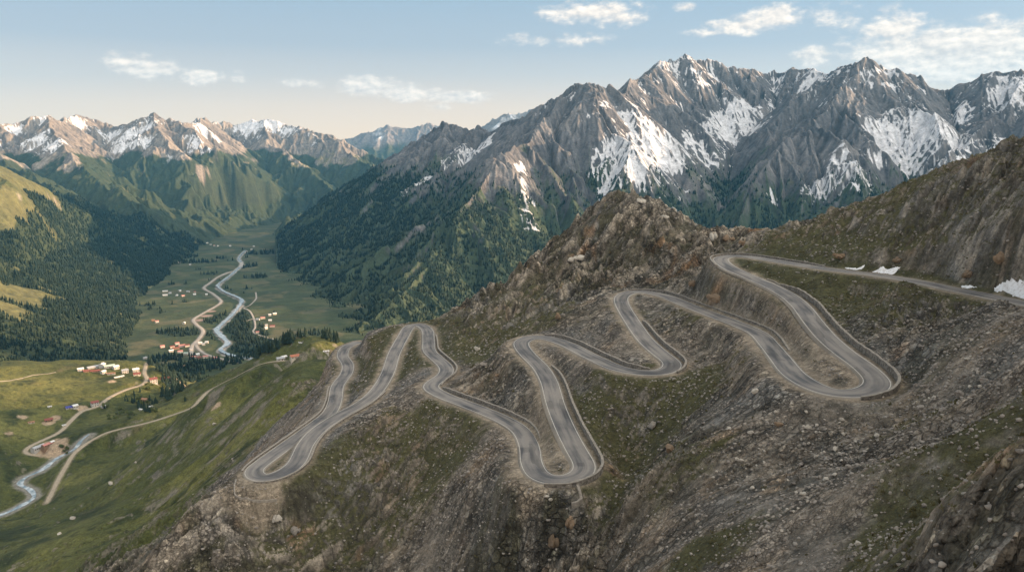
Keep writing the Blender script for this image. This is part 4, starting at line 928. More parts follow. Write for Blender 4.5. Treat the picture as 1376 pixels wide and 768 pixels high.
merged('scree_stones', [stone(900 + k, 1) for k in range(4)], np.stack([x, y, z + .02], -1), sz, sz * RS.uniform(.9, 1.5, len(x)), RS.uniform(-.3, .35, len(x)), M_st, 'loose pale rubble strewn over the slopes')
log('stones', len(x))
tuft = np.clip(sst(.35, .7, gm) * .9 + .05, 0, 1) * off_road * VG * sst(900, 650, G.R) * (1 - sst(.5, .9, HILLROCK) * .5)
x, y, z = scatter(G, tuft, 60000, .5, 40, 900)
sz = (.22 + .4 * RS.rand(len(x)) ** 2) * (1 + np.hypot(x, y) / 300)
def tuft_shape(seed):
    r = random.Random(seed); v = []; f = []
    for k in range(9):
        a = r.random() * 6.28; q = r.uniform(.1, .5); b = len(v); w_ = r.uniform(.1, .2); l = r.uniform(.25, .5)
        v += [(q * math.cos(a) - w_, q * math.sin(a), -.1), (q * math.cos(a) + w_, q * math.sin(a) + w_ * .4, -.1), (q * math.cos(a) * 1.3, q * math.sin(a) * 1.3, l)]; f.append((b, b + 1, b + 2))
    return np.array(v), np.array(f), np.full(len(v), .1)
M_tuft = foliage_mat('alpine_tussock', (.055, .052, .024), (.12, .11, .05))
merged('alpine_shrubs', [tuft_shape(60 + k) for k in range(4)], np.stack([x, y, z], -1), sz, sz * 1.6, RS.uniform(-.1, .6, len(x)), M_tuft, 'low dark alpine shrubs and tussocks on the slopes')
# boulders one by one
def boulder_mesh(seed, mat):
    v, f, t = stone(seed, 3); me = mesh_of('boulder', v, f, [mat]); return with_tone(me, [0.] * len(v))
BM = {k: [boulder_mesh(700 + 10 * i + j, m) for j in range(5)] for i, (k, m) in enumerate((('pale', M_pale), ('ochre', M_och), ('dark', M_dark), ('grey', M_st)))}
def crag_mesh(seed, mat):
    r = random.Random(seed); V = []; Fc = []
    for k in range(9):
        v, f, t = stone(seed * 13 + k, 2); a = r.random() * 6.28; q = r.uniform(0, .34); s = r.uniform(.28, .6) * (1.15 - q); b = len(V); tilt = Matrix.Rotation(r.uniform(-.5, .5), 3, 'X') @ Matrix.Rotation(r.uniform(-.5, .5), 3, 'Y')
        for p in v:
            w = tilt @ Vector((p[0] * s, p[1] * s * r.uniform(.98, 1.02), p[2] * s * 1.5)); V.append((w.x + q * math.cos(a), w.y + q * math.sin(a), w.z + .1 * (1 - 2 * q)))
        Fc += [tuple(i + b for i in g) for g in f]
    return with_tone(mesh_of('rock_outcrop', V, Fc, [mat]), [0.] * len(V))
CM = {k: [crag_mesh(40 + 7 * i + j, m) for j in range(4)] for i, (k, m) in enumerate((('pale', M_pale), ('ochre', M_och), ('dark', M_dark), ('grey', M_st)))}
def boulder(px_, py_, wpx, kind, label, cat='boulder', name='boulder', group=None, sc=(1, 1, 1), sink=.28):
    s = surf(px_, py_, [G])
    if not s: return None
    D = math.sqrt(s[0] ** 2 + s[1] ** 2 + s[2] ** 2); w_ = wpx * D / F * (.75 if name == 'rock_outcrop' else 1)
    o = bpy.data.objects.new(name, (CM[kind][RS.randint(0, 4)] if name == 'rock_outcrop' else BM[kind][RS.randint(0, 5)])); COL.objects.link(o); o.location = (s[0], s[1], s[2] + w_ * .39 * sc[2] * (1 - sink * 2)); o.scale = (w_ * sc[0] * RS.uniform(.9, 1.1), w_ * sc[1] * RS.uniform(.85, 1.1), w_ * sc[2] * RS.uniform(.85, 1.1)); o.rotation_euler = (RS.uniform(-.3, .3), RS.uniform(-.3, .3), RS.rand() * 6.28)
    return tag(o, label, cat, group)
BL = [(1046,571.5,12,'ochre','ochre boulder lying at the top of a dark rill below the big hairpin'),(1009,582,9,'pale','tall pale boulder left of the ochre boulder below the big hairpin'),(1015,527.5,10,'pale','flat pale boulder at the edge of the bare turnout below the middle road'),(1063,543.6,6,'pale','small white boulder just under the road edge left of the big hairpin'),(1042.6,554,7,'pale','pale boulder straight above the ochre boulder'),(1085.6,575.5,9,'pale','pale boulder right of the ochre boulder below the big hairpin'),(1130.7,565,9,'pale','pale leaning boulder in the gully under the bend of the big hairpin'),(1122.6,605,9,'pale','white pointed boulder above the rubble stream'),(1109.8,645.4,10,'pale','pale brown boulder standing in the rubble stream'),(1141,629,11,'grey','wide grey boulder on the right rim of the rubble stream'),(1121.6,638,7,'pale','white boulder beside the pale brown boulder in the rubble stream'),(1178.7,586,8,'pale','pale boulder on the brown bank under the hairpin wall'),(1237.5,548.6,10,'grey','grey boulder in the dark hollow right of the big hairpin'),(1291,531.8,13,'grey','large grey boulder on the stony slope right of the hollow'),(1152.5,731.8,10,'pale','lone white boulder on smooth dark scree near the bottom'),(1185.4,646,7,'pale','pale boulder beside a long dark rill'),(979.8,576.5,8,'pale','flat pale boulder left of the tall pale boulder'),(996.6,620,8,'pale','pale slab low on the ribbed slope'),(963,634,6,'pale','small pale boulder at the left edge of the ribbed slope'),(1077,532,7,'pale','pale block against the outer road edge of the big hairpin'),(1185,534,7,'pale','pinkish block at the foot of the wall end in the big hairpin'),(1083.6,554,6,'pale','small flat pale stone between road edge and dark gully'),(1322,512.7,12,'grey','big grey boulder high on the stony slope at the right'),(1229,604,8,'grey','grey boulder half sunk in dark turf'),(1031.5,694,7,'pale','white boulder at the lower end of the rubble stream'),(900,606,22,'ochre','big ochre boulder wedged over a dark gap right of the ravine'),(876.6,574,18,'grey','broad grey slab lying in the green slope'),(288,570.6,6,'pale','lone white boulder high on the green slope above the scree'),(148.5,650.5,8,'pale','lone white boulder in the green bowl'),(182.6,621.7,4,'pale','small white boulder above the green bowl'),(79.6,717.6,6,'pale','white boulder low on the green slope'),(98,697,9,'pale','flat white outcrop on the low green slope'),(757,424,8,'grey','grey block beside the orange rock above the middle bend'),(1170,575,6,'grey','grey stone under the brown bank'),(735,668,7,'pale','white block on the turnout under the lower hairpin'),(740,672,6,'pale','smaller white block right of the first on the turnout')]
for b in BL: boulder(b[0], b[1], b[2], b[3], b[4])
OC = [(750,428,17,'ochre','orange rock standing above the middle bend',(.9,.8,1.3)),(932,384,26,'ochre','orange pale-topped outcrop left of the upper road',(1.2,.9,.9)),(962,404,34,'ochre','broad orange outcrop under the upper road',(1.5,1,.7)),(998,329,16,'ochre','small orange pinnacle behind the topmost bend',(1.1,.9,1.2)),(975,324,18,'ochre','brown pinnacle on the skyline above the topmost bend',(1.1,.9,1.4)),(957,322,20,'pale','sunlit rock tooth on the skyline left of the topmost bend',(.9,.9,1.5)),(985,323,14,'ochre','low ochre rock between the two skyline pinnacles',(1.2,.9,.9)),(1130,347,22,'ochre','reddish outcrop at the foot of the right slope left of the first snow patch',(1.6,.8,.7)),(1205,352,20,'ochre','reddish boulder outcrop right of the middle snow patch',(1.4,.9,.8)),(1345,352,26,'ochre','tan outcrop above the large snow patch at the right',(1.1,.9,1.2)),(1300,372,24,'ochre','tan rounded outcrop left of the large snow patch',(1.3,.9,.9)),(1010,416,20,'dark','dark outcrop between the upper and middle roads',(1.4,1,.7)),(650,492,22,'grey','craggy pale outcrop left of the middle bend',(1.4,1,.7)),(668,505,14,'ochre','ochre outcrop under the craggy pale outcrop',(1.2,1,.8)),(1150,745,16,'grey','grey rock near the lower edge right of the dark turf',(1.2,1,.7)),
      (765,706,34,'ochre','ochre crag rising under the lower hairpin turnout',(.7,.7,1.3)),(742,735,36,'ochre','lower ochre crag left of and below the first ochre crag',(.7,.7,1.2)),(372,700,26,'pale','pale crag on the cliff below the left hairpin',(.9,.8,1.1)),(398,716,24,'grey','grey crag right of the pale crag below the left hairpin',(1,.8,1.1)),(862,272,20,'pale','sunlit block on the top of the central crag',(1.2,.9,.8)),(893,293,18,'pale','sunlit block on the right shoulder of the central crag',(1.2,.9,.8)),(776,350,26,'pale','pale slab rib on the face of the central crag',(.8,1.4,.9)),(640,470,16,'pale','pale rib low on the left flank of the central crag',(.9,.9,1.1)),(1090,262,14,'grey','rock on the skyline of the right slope',(1.4,.9,.8))]
for b in OC: boulder(b[0], b[1], b[2], b[3], b[4], 'rock outcrop', 'rock_outcrop', sc=b[5], sink=.36)
def field(n, boxes, label, group, sizes, kinds):
    for _ in range(n):
        x0, y0, rx, ry = boxes[RS.randint(0, len(boxes))]; a = RS.rand() * 6.283; q = math.sqrt(RS.rand()); px_, py_ = x0 + rx * q * math.cos(a), y0 + ry * q * math.sin(a)
        s = surf(px_, py_, [G])
        if not s or not (-30 < px_ < 1400): continue
        if float(G.samp(Dr2, s[0], s[1])) < 6: continue
        boulder(px_, py_, RS.uniform(*sizes) * (1 if RS.rand() < .8 else 1.5), kinds[RS.randint(0, len(kinds))], label, group=group)
field(70, [(1060,590,90,45),(1000,640,60,40),(1120,600,50,40)], 'small pale boulder strewn over the ribbed scree slope under the big hairpin', 'boulders on the ribbed scree slope', (2.5, 5), ['pale', 'pale', 'grey'])
field(65, [(1100,655,30,22),(1070,675,30,16),(1040,705,26,14),(1130,620,22,14)], 'pale angular boulder packed in the rubble stream below the ribbed slope', 'boulders of the rubble stream', (2.5, 6.5), ['pale', 'grey', 'grey'])
field(55, [(1290,520,60,25),(1330,480,50,35),(1250,545,25,18)], 'grey boulder on the stony slope at the right between hollow and road', 'boulders on the right-hand stony slope', (3, 6.5), ['grey', 'pale', 'grey'])
field(30, [(640,620,70,45),(620,690,60,40)], 'pale boulder on the stony slope under the lower hairpin', 'boulders under the lower hairpin', (2, 4), ['pale', 'grey'])
log('boulders')
# ================================================================== houses
def wall_mat(n, c): return flat_mat(n, c, .85, 1.5, .12)
WALLC = {'white': wall_mat('white_render', (.44, .42, .38)), 'cream': wall_mat('cream_render', (.48, .43, .35)), 'grey': wall_mat('grey_render', (.38, .36, .33)), 'wood': wall_mat('weathered_boards', (.22, .15, .10)), 'pink': wall_mat('pinkish_render', (.56, .40, .35))}
ROOFC = {'red': flat_mat('red_tin_roof', (.21, .07, .055), .55, .8, .25), 'orange': flat_mat('orange_tile_roof', (.38, .15, .09), .7, .8, .2), 'grey': flat_mat('grey_tin_roof', (.34, .35, .36), .5, .6, .25), 'white': flat_mat('white_tin_roof', (.62, .62, .60), .5, .6, .15), 'green': flat_mat('pale_green_tin_roof', (.36, .44, .38), .5, .6, .2), 'blue': flat_mat('blue_tin_roof', (.06, .07, .26), .5, .6, .2), 'brown': flat_mat('brown_roof', (.27, .15, .09), .7, .6, .25), 'pink': flat_mat('faded_red_roof', (.45, .20, .17), .7, .8, .25)}
M_glass, _nt, _b = newmat('dark_window_glass'); _b.inputs['Base Color'].default_value = (.03, .035, .04, 1); _b.inputs['Roughness'].default_value = .15; _b.inputs['Specular IOR Level'].default_value = .5
M_door = flat_mat('wooden_door', (.16, .09, .05), .7)
def boxv(x0, x1, y0, y1, z0, z1): return [(x, y, z) for z in (z0, z1) for y in (y0, y1) for x in (x0, x1)], [(0, 2, 3, 1), (4, 5, 7, 6), (0, 1, 5, 4), (2, 6, 7, 3), (0, 4, 6, 2), (1, 3, 7, 5)]
def house(px_, py_, L, Wd, H, rot, wall, roof, label, detail=False, pitch=.45, name='house', group=None, chim=False, cat='house', grids=None):
    s = surf(px_, py_, grids)
    if not s: return
    D = math.hypot(s[0], s[1]); fac = Vector((-s[0], -s[1], 0)).normalized(); yaw = math.atan2(fac.y, fac.x) + math.pi / 2 + math.radians(rot)
    x, y = s[0], s[1]
    if detail: L *= .76; Wd *= .76; H *= .8
    else: L *= .85; Wd *= .85; H *= .85
    c_, s_ = math.cos(yaw), math.sin(yaw)
    base = min(ztop(x + c_ * a - s_ * b_, y + s_ * a + c_ * b_) for a in (-L / 2, L / 2) for b_ in (-Wd / 2, Wd / 2)); zc = s[2]
    t = thing(name, label, cat, (x, y, zc), yaw, group)
    dz = min(base - zc, 0) - .4
    g = Wd / 2 * pitch
    v = [(-L / 2, -Wd / 2, dz), (L / 2, -Wd / 2, dz), (L / 2, Wd / 2, dz), (-L / 2, Wd / 2, dz), (-L / 2, -Wd / 2, H), (L / 2, -Wd / 2, H), (L / 2, Wd / 2, H), (-L / 2, Wd / 2, H), (-L / 2, 0, H + g), (L / 2, 0, H + g)]
    f = [(0, 1, 5, 4), (2, 3, 7, 6), (1, 2, 6, 9, 5), (3, 0, 4, 8, 7)]
    part('wall', mesh_of('wall', v, f, [WALLC[wall]]), t)
    o_ = .7; e = .22; z0 = H - o_ * pitch; zr = H + g; LL = L / 2 + .6; WW = Wd / 2 + o_
    v = [(-LL, -WW, z0 + .02), (LL, -WW, z0 + .02), (LL, 0, zr + .02), (-LL, 0, zr + .02), (LL, WW, z0 + .02), (-LL, WW, z0 + .02)]
    v += [(a, b_, z + e) for a, b_, z in v]
    f = [(1, 0, 3, 2), (4, 2, 3, 5), (6, 7, 8, 9), (9, 8, 10, 11), (0, 1, 7, 6), (4, 5, 11, 10), (1, 2, 8, 7), (2, 4, 10, 8), (3, 0, 6, 9), (5, 3, 9, 11)]
    rf = part('roof', mesh_of('roof', v, f, [ROOFC[roof]]), t)
    if chim:
        v, f = boxv(-.45, .45, -.4, .4, 0, 1.9); part('chimney', mesh_of('chimney', v, f, [WALLC['grey']]), rf, (L * .22, Wd * .15, H + g * .6))
    if detail:
        storeys = 2 if H > 4.5 else 1; nw = max(2, int(L / 3))
        wv, wf = boxv(-.55, .55, -.05, .05, -.7, .7); wm = mesh_of('window', wv, wf, [M_glass])
        for q in range(storeys):
            for k in range(nw):
                xx = -L / 2 + L * (k + .5) / nw
                if q == 0 and k == nw // 2: continue
                part('window', wm, t, (xx, -Wd / 2 - .03, 1.7 + q * 2.7))
        for q in range(storeys):
            for yy in (-Wd / 4, Wd / 4): part('window', wm, t, (L / 2 + .03, yy, 1.7 + q * 2.7), math.pi / 2)
        dv, df = boxv(-.6, .6, -.06, .06, 0, 2.2); part('door', mesh_of('door', dv, df, [M_door]), t, (-L / 2 + L * (nw // 2 + .5) / nw, -Wd / 2 - .04, 0))
    return t
GH = 'houses of the meadow hamlet'; GA = 'houses of the roadside village in the valley'; GB = 'houses of the lower village'; GT = 'houses of the far village'; GE = 'houses of the hamlet east of the river'
for a in [
 (108.2,498,11,8,4.6,8,'white','white','white house at the left end of the meadow hamlet'),(115.8,499.5,10,7,3,5,'wood','red','low red-roofed barn right of the leftmost white house'),(125,494.5,24,9,3.4,24,'grey','grey','long grey-roofed barn behind the red barns'),(137.5,493.5,12,10,7,65,'white','white','tall white gabled house at the end of the long grey barn'),(128,499.5,18,7,3.2,-3,'wood','red','long low red-roofed barn in front of the grey barn'),(138.8,501.5,9,7,5,40,'white','white','small white house in front of the tall gabled one'),(149.5,502.5,15,6,2.4,-8,'grey','brown','low brown shed row in the middle of the hamlet'),(147,493.5,20,10,4,10,'cream','green','barn with a broad pale green roof'),(155.5,495,11,9,5,30,'white','white','white house at the right end of the green-roofed barn'),(168,501,12,9,6.5,10,'white','grey','white two-storey house standing alone above the shed wall'),(182.5,499,12,9,5.5,10,'white','white','upper white house by the hamlet road bend'),(184,503.5,13,8,3,5,'cream','red','red-roofed house by the hamlet road bend'),(160,507,19,3.5,2.2,24,'white','white','long narrow white shed on the meadow'),(206,513.5,14,11,7.5,12,'white','red','large white house with red roof right of the road bend'),(221.8,510.5,17,9,4.5,8,'white','red','long white house with red roof at the wood edge'),(195,482,12,9,5,15,'white','grey','lone white house on the meadow crest at the wood edge'),(225,515,11,5,2.5,0,'grey','grey','low grey shed below the long white house')]:
    house(*a, detail=True, group=GH, chim=a[2] in (12, 14))
for a in [(127.5,545,12.5,9.5,7.2,12,'white','red','large white red-roofed house alone beside the hamlet road'),(138.3,547,8,5,2.6,35,'grey','grey','small grey shed right of the lone red-roofed house'),(93.5,548.5,12,8,3,8,'grey','blue','low barn with a dark blue roof beside the road'),(101,547.5,8,7,4.6,20,'white','white','white hut attached to the blue-roofed barn'),(195,538,12,9,3.5,-38,'wood','brown','brown-roofed barn among the gully trees'),(202.5,549,5,5,4,30,'white','white','small white hut in the gully below the brown barn'),(189.8,551,7,3,2.4,-50,'white','white','narrow white shed in the gully'),(65.5,565.5,12,8,3.5,5,'wood','red','dark red-roofed barn on bare earth left of the road'),(67,547,5.5,3,2,0,'cream','white','tiny pale hut on the open meadow'),(42,568,9,5,2,5,'cream','brown','low pale ruin on bare earth in the meadow'),(51,603,20,9,4.2,38,'grey','grey','large grey tin-roofed barn inside the road bend'),(63,599,15,7,3.4,38,'wood','pink','low reddish barn beside the large grey barn'),(70,595,6,4,3,38,'white','white','small white hut at the end of the reddish barn'),(86,572,5,3,2,10,'cream','white','tiny white hut by the gully')]:
    house(*a, detail=True, chim=False)
for a in [(376.5,484,11,8,4,14,'white','grey','pale grey-roofed farm house on the spur left of the orange roof'),(381.5,481.5,8,6,3.6,30,'white','white','white shed behind the pale farm house on the spur'),(396.5,481,15,9,4,18,'cream','orange','orange-roofed farm house on the grassy spur'),(404,461,6,2.2,1.6,-40,'white','white','little white hut high on the grassy spur'),(438,473,9,3.5,2,6,'white','white','low white shed on the right shoulder of the spur'),(247,492,9,6,3,25,'cream','brown','small hut in the clearing of the ravine wood')]:
    house(*a, detail=True)
for x, y, L_, r_, wc, rc, lb in [(222,392,22,-5,'cream','white','long pale barn at the left end of the roadside village'),(228,394.5,13,20,'white','grey','white house below the long pale barn'),(222,397.3,20,0,'white','white','low white building in front of the barn'),(237.5,397.5,11,60,'white','white','white gabled house in the middle of the roadside village'),(241.5,391.5,11,45,'white','white','upper white house of the roadside village'),(245.8,398,15,30,'pink','pink','pink-roofed house of the roadside village'),(253,392.5,13,-30,'white','grey','white house with grey roof right of the middle'),(261.8,393,9,10,'cream','red','small red-roofed house in the right of the village'),(261.5,396.3,12,0,'white','white','white house in front of the small red-roofed one'),(277.5,396.4,9,0,'white','white','lone white house next to the valley road')]:
    house(x, y, L_, 9, 5, r_, wc, rc, lb, group=GA)
for x, y, L_, r_, wc, rc, lb in [(210.8,433,12,20,'white','pink','little white farm on the left field terrace'),(206,431.5,11,0,'wood','brown','brown barn left of the little white farm'),(247.3,435,10,70,'white','white','white farm house alone above the tree belt'),(255.5,356,12,0,'white','grey','white farm alone by the upper fields'),(241,353.5,10,0,'cream','grey','barn at the wood edge by the upper fields'),(278.5,327,13,0,'white','white','leftmost white house of the far village'),(283,329,15,0,'white','grey','broad white house of the far village'),(288,330.5,13,0,'white','pink','pinkish-roofed house of the far village'),(293,331,12,0,'white','white','white house at the right of the far village'),(309.3,331,13,0,'white','white','white house alone right of the far village'),(338,335.5,13,0,'cream','grey','farm across the river from the far village'),(341,331.5,12,0,'white','white','white house across the river from the far village')]:
    house(x, y, L_, 9, 5.5, r_, wc, rc, lb, group=GT if y < 340 else None)
for x, y, L_, r_, wc, rc, lb in [(218,466.5,13,20,'pink','pink','pink house left of the lower village'),(230,472.5,13,10,'white','white','white house at the lower left of the lower village'),(231.5,467,14,15,'cream','red','red-roofed house at the left of the lower village'),(238,462.5,13,15,'white','pink','topmost faded-roofed house of the lower village'),(236.5,469,20,12,'wood','red','long dark red-roofed building in the middle of the lower village'),(244.5,465.5,19,8,'pink','pink','long pinkish building of the lower village'),(251.5,465.5,14,10,'cream','red','red-roofed house at the right of the lower village'),(242,473.5,15,10,'white','pink','faded-roofed house in front of the long dark building'),(250,476,12,-20,'white','green','pale green-roofed house at the lower edge'),(257,471,9,10,'white','grey','white house beside the road below the village'),(260,481,13,5,'white','pink','pinkish house under the road loop'),(265.5,477.5,10,20,'white','white','white house in the road loop'),(267.5,481.5,12,5,'wood','red','dark red-roofed barn in the road loop'),(276,480.5,15,5,'cream','pink','long pale building below the branch road'),(289,482.5,15,5,'white','pink','pale house at the right end of the branch road row'),(269,462,12,5,'white','white','white house right of the road fork'),(273.5,463.5,10,0,'white','grey','grey-roofed house right of the road fork'),(278,461,10,-10,'cream','white','pale shed near the river bank')]:
    house(x, y, L_, 9, 5.5, r_, wc, rc, lb, group=GB)
for x, y, L_, r_, wc, rc, lb in [(346.5,430,13,-20,'white','grey','white house at the left of the river hamlet'),(353,428,17,10,'cream','pink','long house in the middle of the river hamlet'),(362.5,424,10,10,'white','white','upper white house of the river hamlet'),(369,422.5,14,18,'cream','white','long pale shed at the top right of the river hamlet'),(363,431.5,12,0,'white','white','low white shed below the long pale shed'),(357.5,438,10,20,'cream','grey','grey-roofed barn left of the red house'),(357,442,13,50,'white','white','white gabled barn below the grey-roofed barn'),(366,439,18,0,'pink','red','large red-roofed house of the river hamlet'),(346,447.5,11,0,'cream','pink','small pinkish house by the lane bend')]:
    house(x, y, L_, 9, 5.5, r_, wc, rc, lb, group=GE)
log('houses')
# ================================================================== walls along the mountain road
RP = ROAD; RT = np.gradient(RP[:, :2], axis=0); RT /= np.linalg.norm(RT, axis=1)[:, None]; RN = np.stack([RT[:, 1], -RT[:, 0]], 1)
def ridx(k):
    i = int(k); t = k - i; a = np.array(road_ctrl[i]); b = np.array(road_ctrl[min(i + 1, len(road_ctrl) - 1)]); p = a + (b - a) * t
    return int(np.argmin(((RP[:, :2] - p[:2]) ** 2).sum(1)))
M_wall, nt, b = newmat('dry_stone_masonry'); geo = nd(nt, 'ShaderNodeNewGeometry'); vo = nd(nt, 'ShaderNodeTexVoronoi', Scale=1.7); nt.links.new(geo.outputs['Position'], vo.inputs['Vector'])
cr = nd(nt, 'ShaderNodeValToRGB'); cr.color_ramp.elements[0].color = (.10, .088, .075, 1); cr.color_ramp.elements[1].color = (.27, .245, .21, 1); sc_ = nd(nt, 'ShaderNodeSeparateColor'); nt.links.new(vo.outputs['Color'], sc_.inputs[0]); nt.links.new(sc_.outputs[0], cr.inputs[0]); nt.links.new(cr.outputs[0], b.inputs['Base Color'])
bp = nd(nt, 'ShaderNodeBump', Strength=.7, Distance=.2); bp.invert = True; nt.links.new(vo.outputs['Distance'], bp.inputs['Height']); nt.links.new(bp.outputs[0], b.inputs['Normal'])
M_cope = flat_mat('pale_coping_stone', (.25, .225, .19), .85, 1.2, .3, .4)
def road_wall(k0, k1, side, off0, off1, h, label, th=.55):
    i0, i1 = sorted((ridx(k0), ridx(k1))); n = i1 - i0
    if n < 4: return
    t = thing('retaining_wall', label, 'stone wall', tuple(RP[(i0 + i1) // 2]))
    L0 = np.array(RP[(i0 + i1) // 2])
    for nm, a, b_, z0, z1, mt in (('wall_body', 0, th, -1.6, None, M_wall), ('coping', -.08, th + .08, None, .2, M_cope)):
        v = []; f = []
        for q, i in enumerate(range(i0, i1)):
            u = q / n; off = off0 + (off1 - off0) * min(1, u * 4, (1 - u) * 4 + .0); hh = h * min(1, u * 8 + .25, (1 - u) * 8 + .25) * (1 + .06 * math.sin(i * 1.3) + .05 * math.sin(i * .37))
            zb, zt = (-1.6, hh) if nm == 'wall_body' else (hh + .003, hh + .2)
            for oo, zz in ((a, zb), (b_, zb), (b_, zt), (a, zt)):
                p = RP[i]; v.append((p[0] + RN[i, 0] * side * (off + oo) - L0[0], p[1] + RN[i, 1] * side * (off + oo) - L0[1], p[2] + zz - L0[2]))
        for q in range(n - 1):
            for k in range(4): f.append((q * 4 + k, q * 4 + (k + 1) % 4, q * 4 + 4 + (k + 1) % 4, q * 4 + 4 + k))
        f += [(0, 3, 2, 1), tuple((n - 1) * 4 + k for k in range(4))]
        part(nm, mesh_of(nm, v, f, [mt]), t)
road_wall(15, 25.2, -1, RW + .9, RW + 1.8, 1.5, 'long curved stone wall behind the ditch on the outer side of the big hairpin')
road_wall(29.5, 37, 1, RW + .8, RW + 1.2, 1.1, 'dark stone wall above the upper side of the road leading to the middle bend')
road_wall(40, 44.6, -1, RW + .8, RW + 1.5, 1.2, 'stone wall on the right of the straight below the middle bend')
road_wall(45.6, 50.5, 1, RW + .8, RW + 1.3, 1.1, 'dark stone wall behind the road between the second hairpin and the next bend')
road_wall(54, 62.3, -1, RW + .9, RW + 1.9, 1.5, 'stone wall curving round the outer side of the lower hairpin')
road_wall(65.3, 71, 1, RW + .8, RW + 1.3, 1.1, 'low stone wall above the road left of the lower hairpin')
road_wall(71.5, 77.5, 1, RW + .7, RW + 1.1, .9, 'low stone wall along the winding bends under the central crag')
road_wall(6.5, 12.6, 1, RW + .7, RW + .9, .55, 'low parapet wall along the topmost straight and bend')
road_wall(93, 99, -1, RW + .5, RW + .6, .4, 'low kerb wall along the leg climbing out of the left hairpin')
road_wall(84, 92, -1, RW + .5, RW + .7, .4, 'low kerb wall round the outside of the left hairpin')
# free walls given by their own line
def line_wall(pts, h, th, label, name='stone_wall', mat=M_cope, dz=0):
    P_ = [surf(a, b_, [G]) for a, b_ in pts]; P_ = spline(P_, 1.0); n = len(P_); T = np.gradient(P_[:, :2], axis=0); T /= np.linalg.norm(T, axis=1)[:, None] + 1e-9; N = np.stack([T[:, 1], -T[:, 0]], 1); v = []; f = []
    for i in range(n):
        for s_, z_ in ((-1, -1.0), (1, -1.0), (1, h), (-1, h)): v.append((P_[i, 0] + N[i, 0] * s_ * th / 2, P_[i, 1] + N[i, 1] * s_ * th / 2, float(G.z(P_[i, 0], P_[i, 1])) + z_ + dz))
    for q in range(n - 1):
        for k in range(4): f.append((q * 4 + k, q * 4 + (k + 1) % 4, q * 4 + 4 + (k + 1) % 4, q * 4 + 4 + k))
    f += [(0, 3, 2, 1), tuple((n - 1) * 4 + k for k in range(4))]
    return tag(obj(name, mesh_of(name, v, f, [mat])), label, 'wall')
line_wall([(317,645),(315,658),(319,668),(340,673),(372,672)], .5, .4, 'low pale wall edging the gravel turnout outside the left hairpin')
line_wall([(762,655),(772,651),(782,648)], .9, 1.4, 'broad pale concrete slab over the culvert beside the lower hairpin', 'culvert_slab')
line_wall([(776,655),(779,664),(781,674),(776,678),(768,680)], 1.0, .7, 'curved pale concrete wall running down from the culvert slab', 'culvert_wall')
line_wall([(1048,384),(1040,379),(1030,376)], .5, .4, 'short pale wall above the road before the big hairpin')
# ================================================================== old snow beside the top road
M_snow, nt, b = newmat('old_snow'); b.inputs['Base Color'].default_value = (.78, .77, .77, 1); b.inputs['Roughness'].default_value = .6
geo = nd(nt, 'ShaderNodeNewGeometry'); n = nd(nt, 'ShaderNodeTexNoise', Scale=.8, Detail=6.0, Roughness=.6); nt.links.new(geo.outputs['Position'], n.inputs['Vector']); bp = nd(nt, 'ShaderNodeBump', Strength=.4, Distance=.3); nt.links.new(n.outputs[0], bp.inputs['Height']); nt.links.new(bp.outputs[0], b.inputs['Normal'])
cr = nd(nt, 'ShaderNodeValToRGB'); cr.color_ramp.elements[0].color = (.60, .575, .55, 1); cr.color_ramp.elements[1].color = (.82, .82, .82, 1); cr.color_ramp.elements[0].position = .35; cr.color_ramp.elements[1].position = .55; nt.links.new(n.outputs[0], cr.inputs[0]); nt.links.new(cr.outputs[0], b.inputs['Base Color'])
def snow_patch(poly, label, thick=.4):
    P_ = np.array([surf(a, b_, [G]) for a, b_ in poly])[:, :2]
    x0, y0 = P_.min(0) - 1; x1, y1 = P_.max(0) + 1; st = max(.35, (max(x1 - x0, y1 - y0)) / 90); nx, ny = int((x1 - x0) / st) + 2, int((y1 - y0) / st) + 2
    class S: pass
    S.X, S.Y = np.meshgrid(x0 + np.arange(nx) * st, y0 + np.arange(ny) * st, indexing='ij'); S.X = S.X.astype(f32); S.Y = S.Y.astype(f32)
    d = polydist(S, P_) + fbm(S.X, S.Y, 4.5, 4, 600) * 1.1; hh = thick * (1 - np.exp(np.minimum(d, 0) * .8)) ; zz = G.z(S.X, S.Y) + np.where(d < 0, hh + .12, -.5)
    i, j = np.nonzero((d[:-1, :-1] < st) | (d[1:, 1:] < st)); k = i * ny + j
    v = np.stack([S.X, S.Y, zz], -1).reshape(-1, 3); f = np.stack([k, k + ny, k + ny + 1, k + 1], -1); u, inv = np.unique(f, return_inverse=True)
    return tag(obj('snow_patch', mesh_of('snow_patch', v[u], inv.reshape(-1, 4), [M_snow], True)), label, 'snow patch', 'old snow beside the top road')
snow_patch([(1376,402),(1400,405),(1400,362),(1376,374),(1360,377),(1345,383),(1332,388),(1345,391)], 'largest old snow patch at the right edge behind the top road')
snow_patch([(1168,365),(1185,359),(1212,357),(1206,364),(1198,369),(1182,366.5)], 'middle old snow patch tucked under the right slope')
snow_patch([(1133,359.5),(1152,360.5),(1164,353.5),(1158,361.5),(1148,363)], 'smallest thin snow patch left of the middle one')
snow_patch([(1290,384),(1305,382.5),(1312,386),(1300,387.5)], 'narrow snow strip just left of the largest patch')
log('walls, snow')
nt = SC.world.node_tree
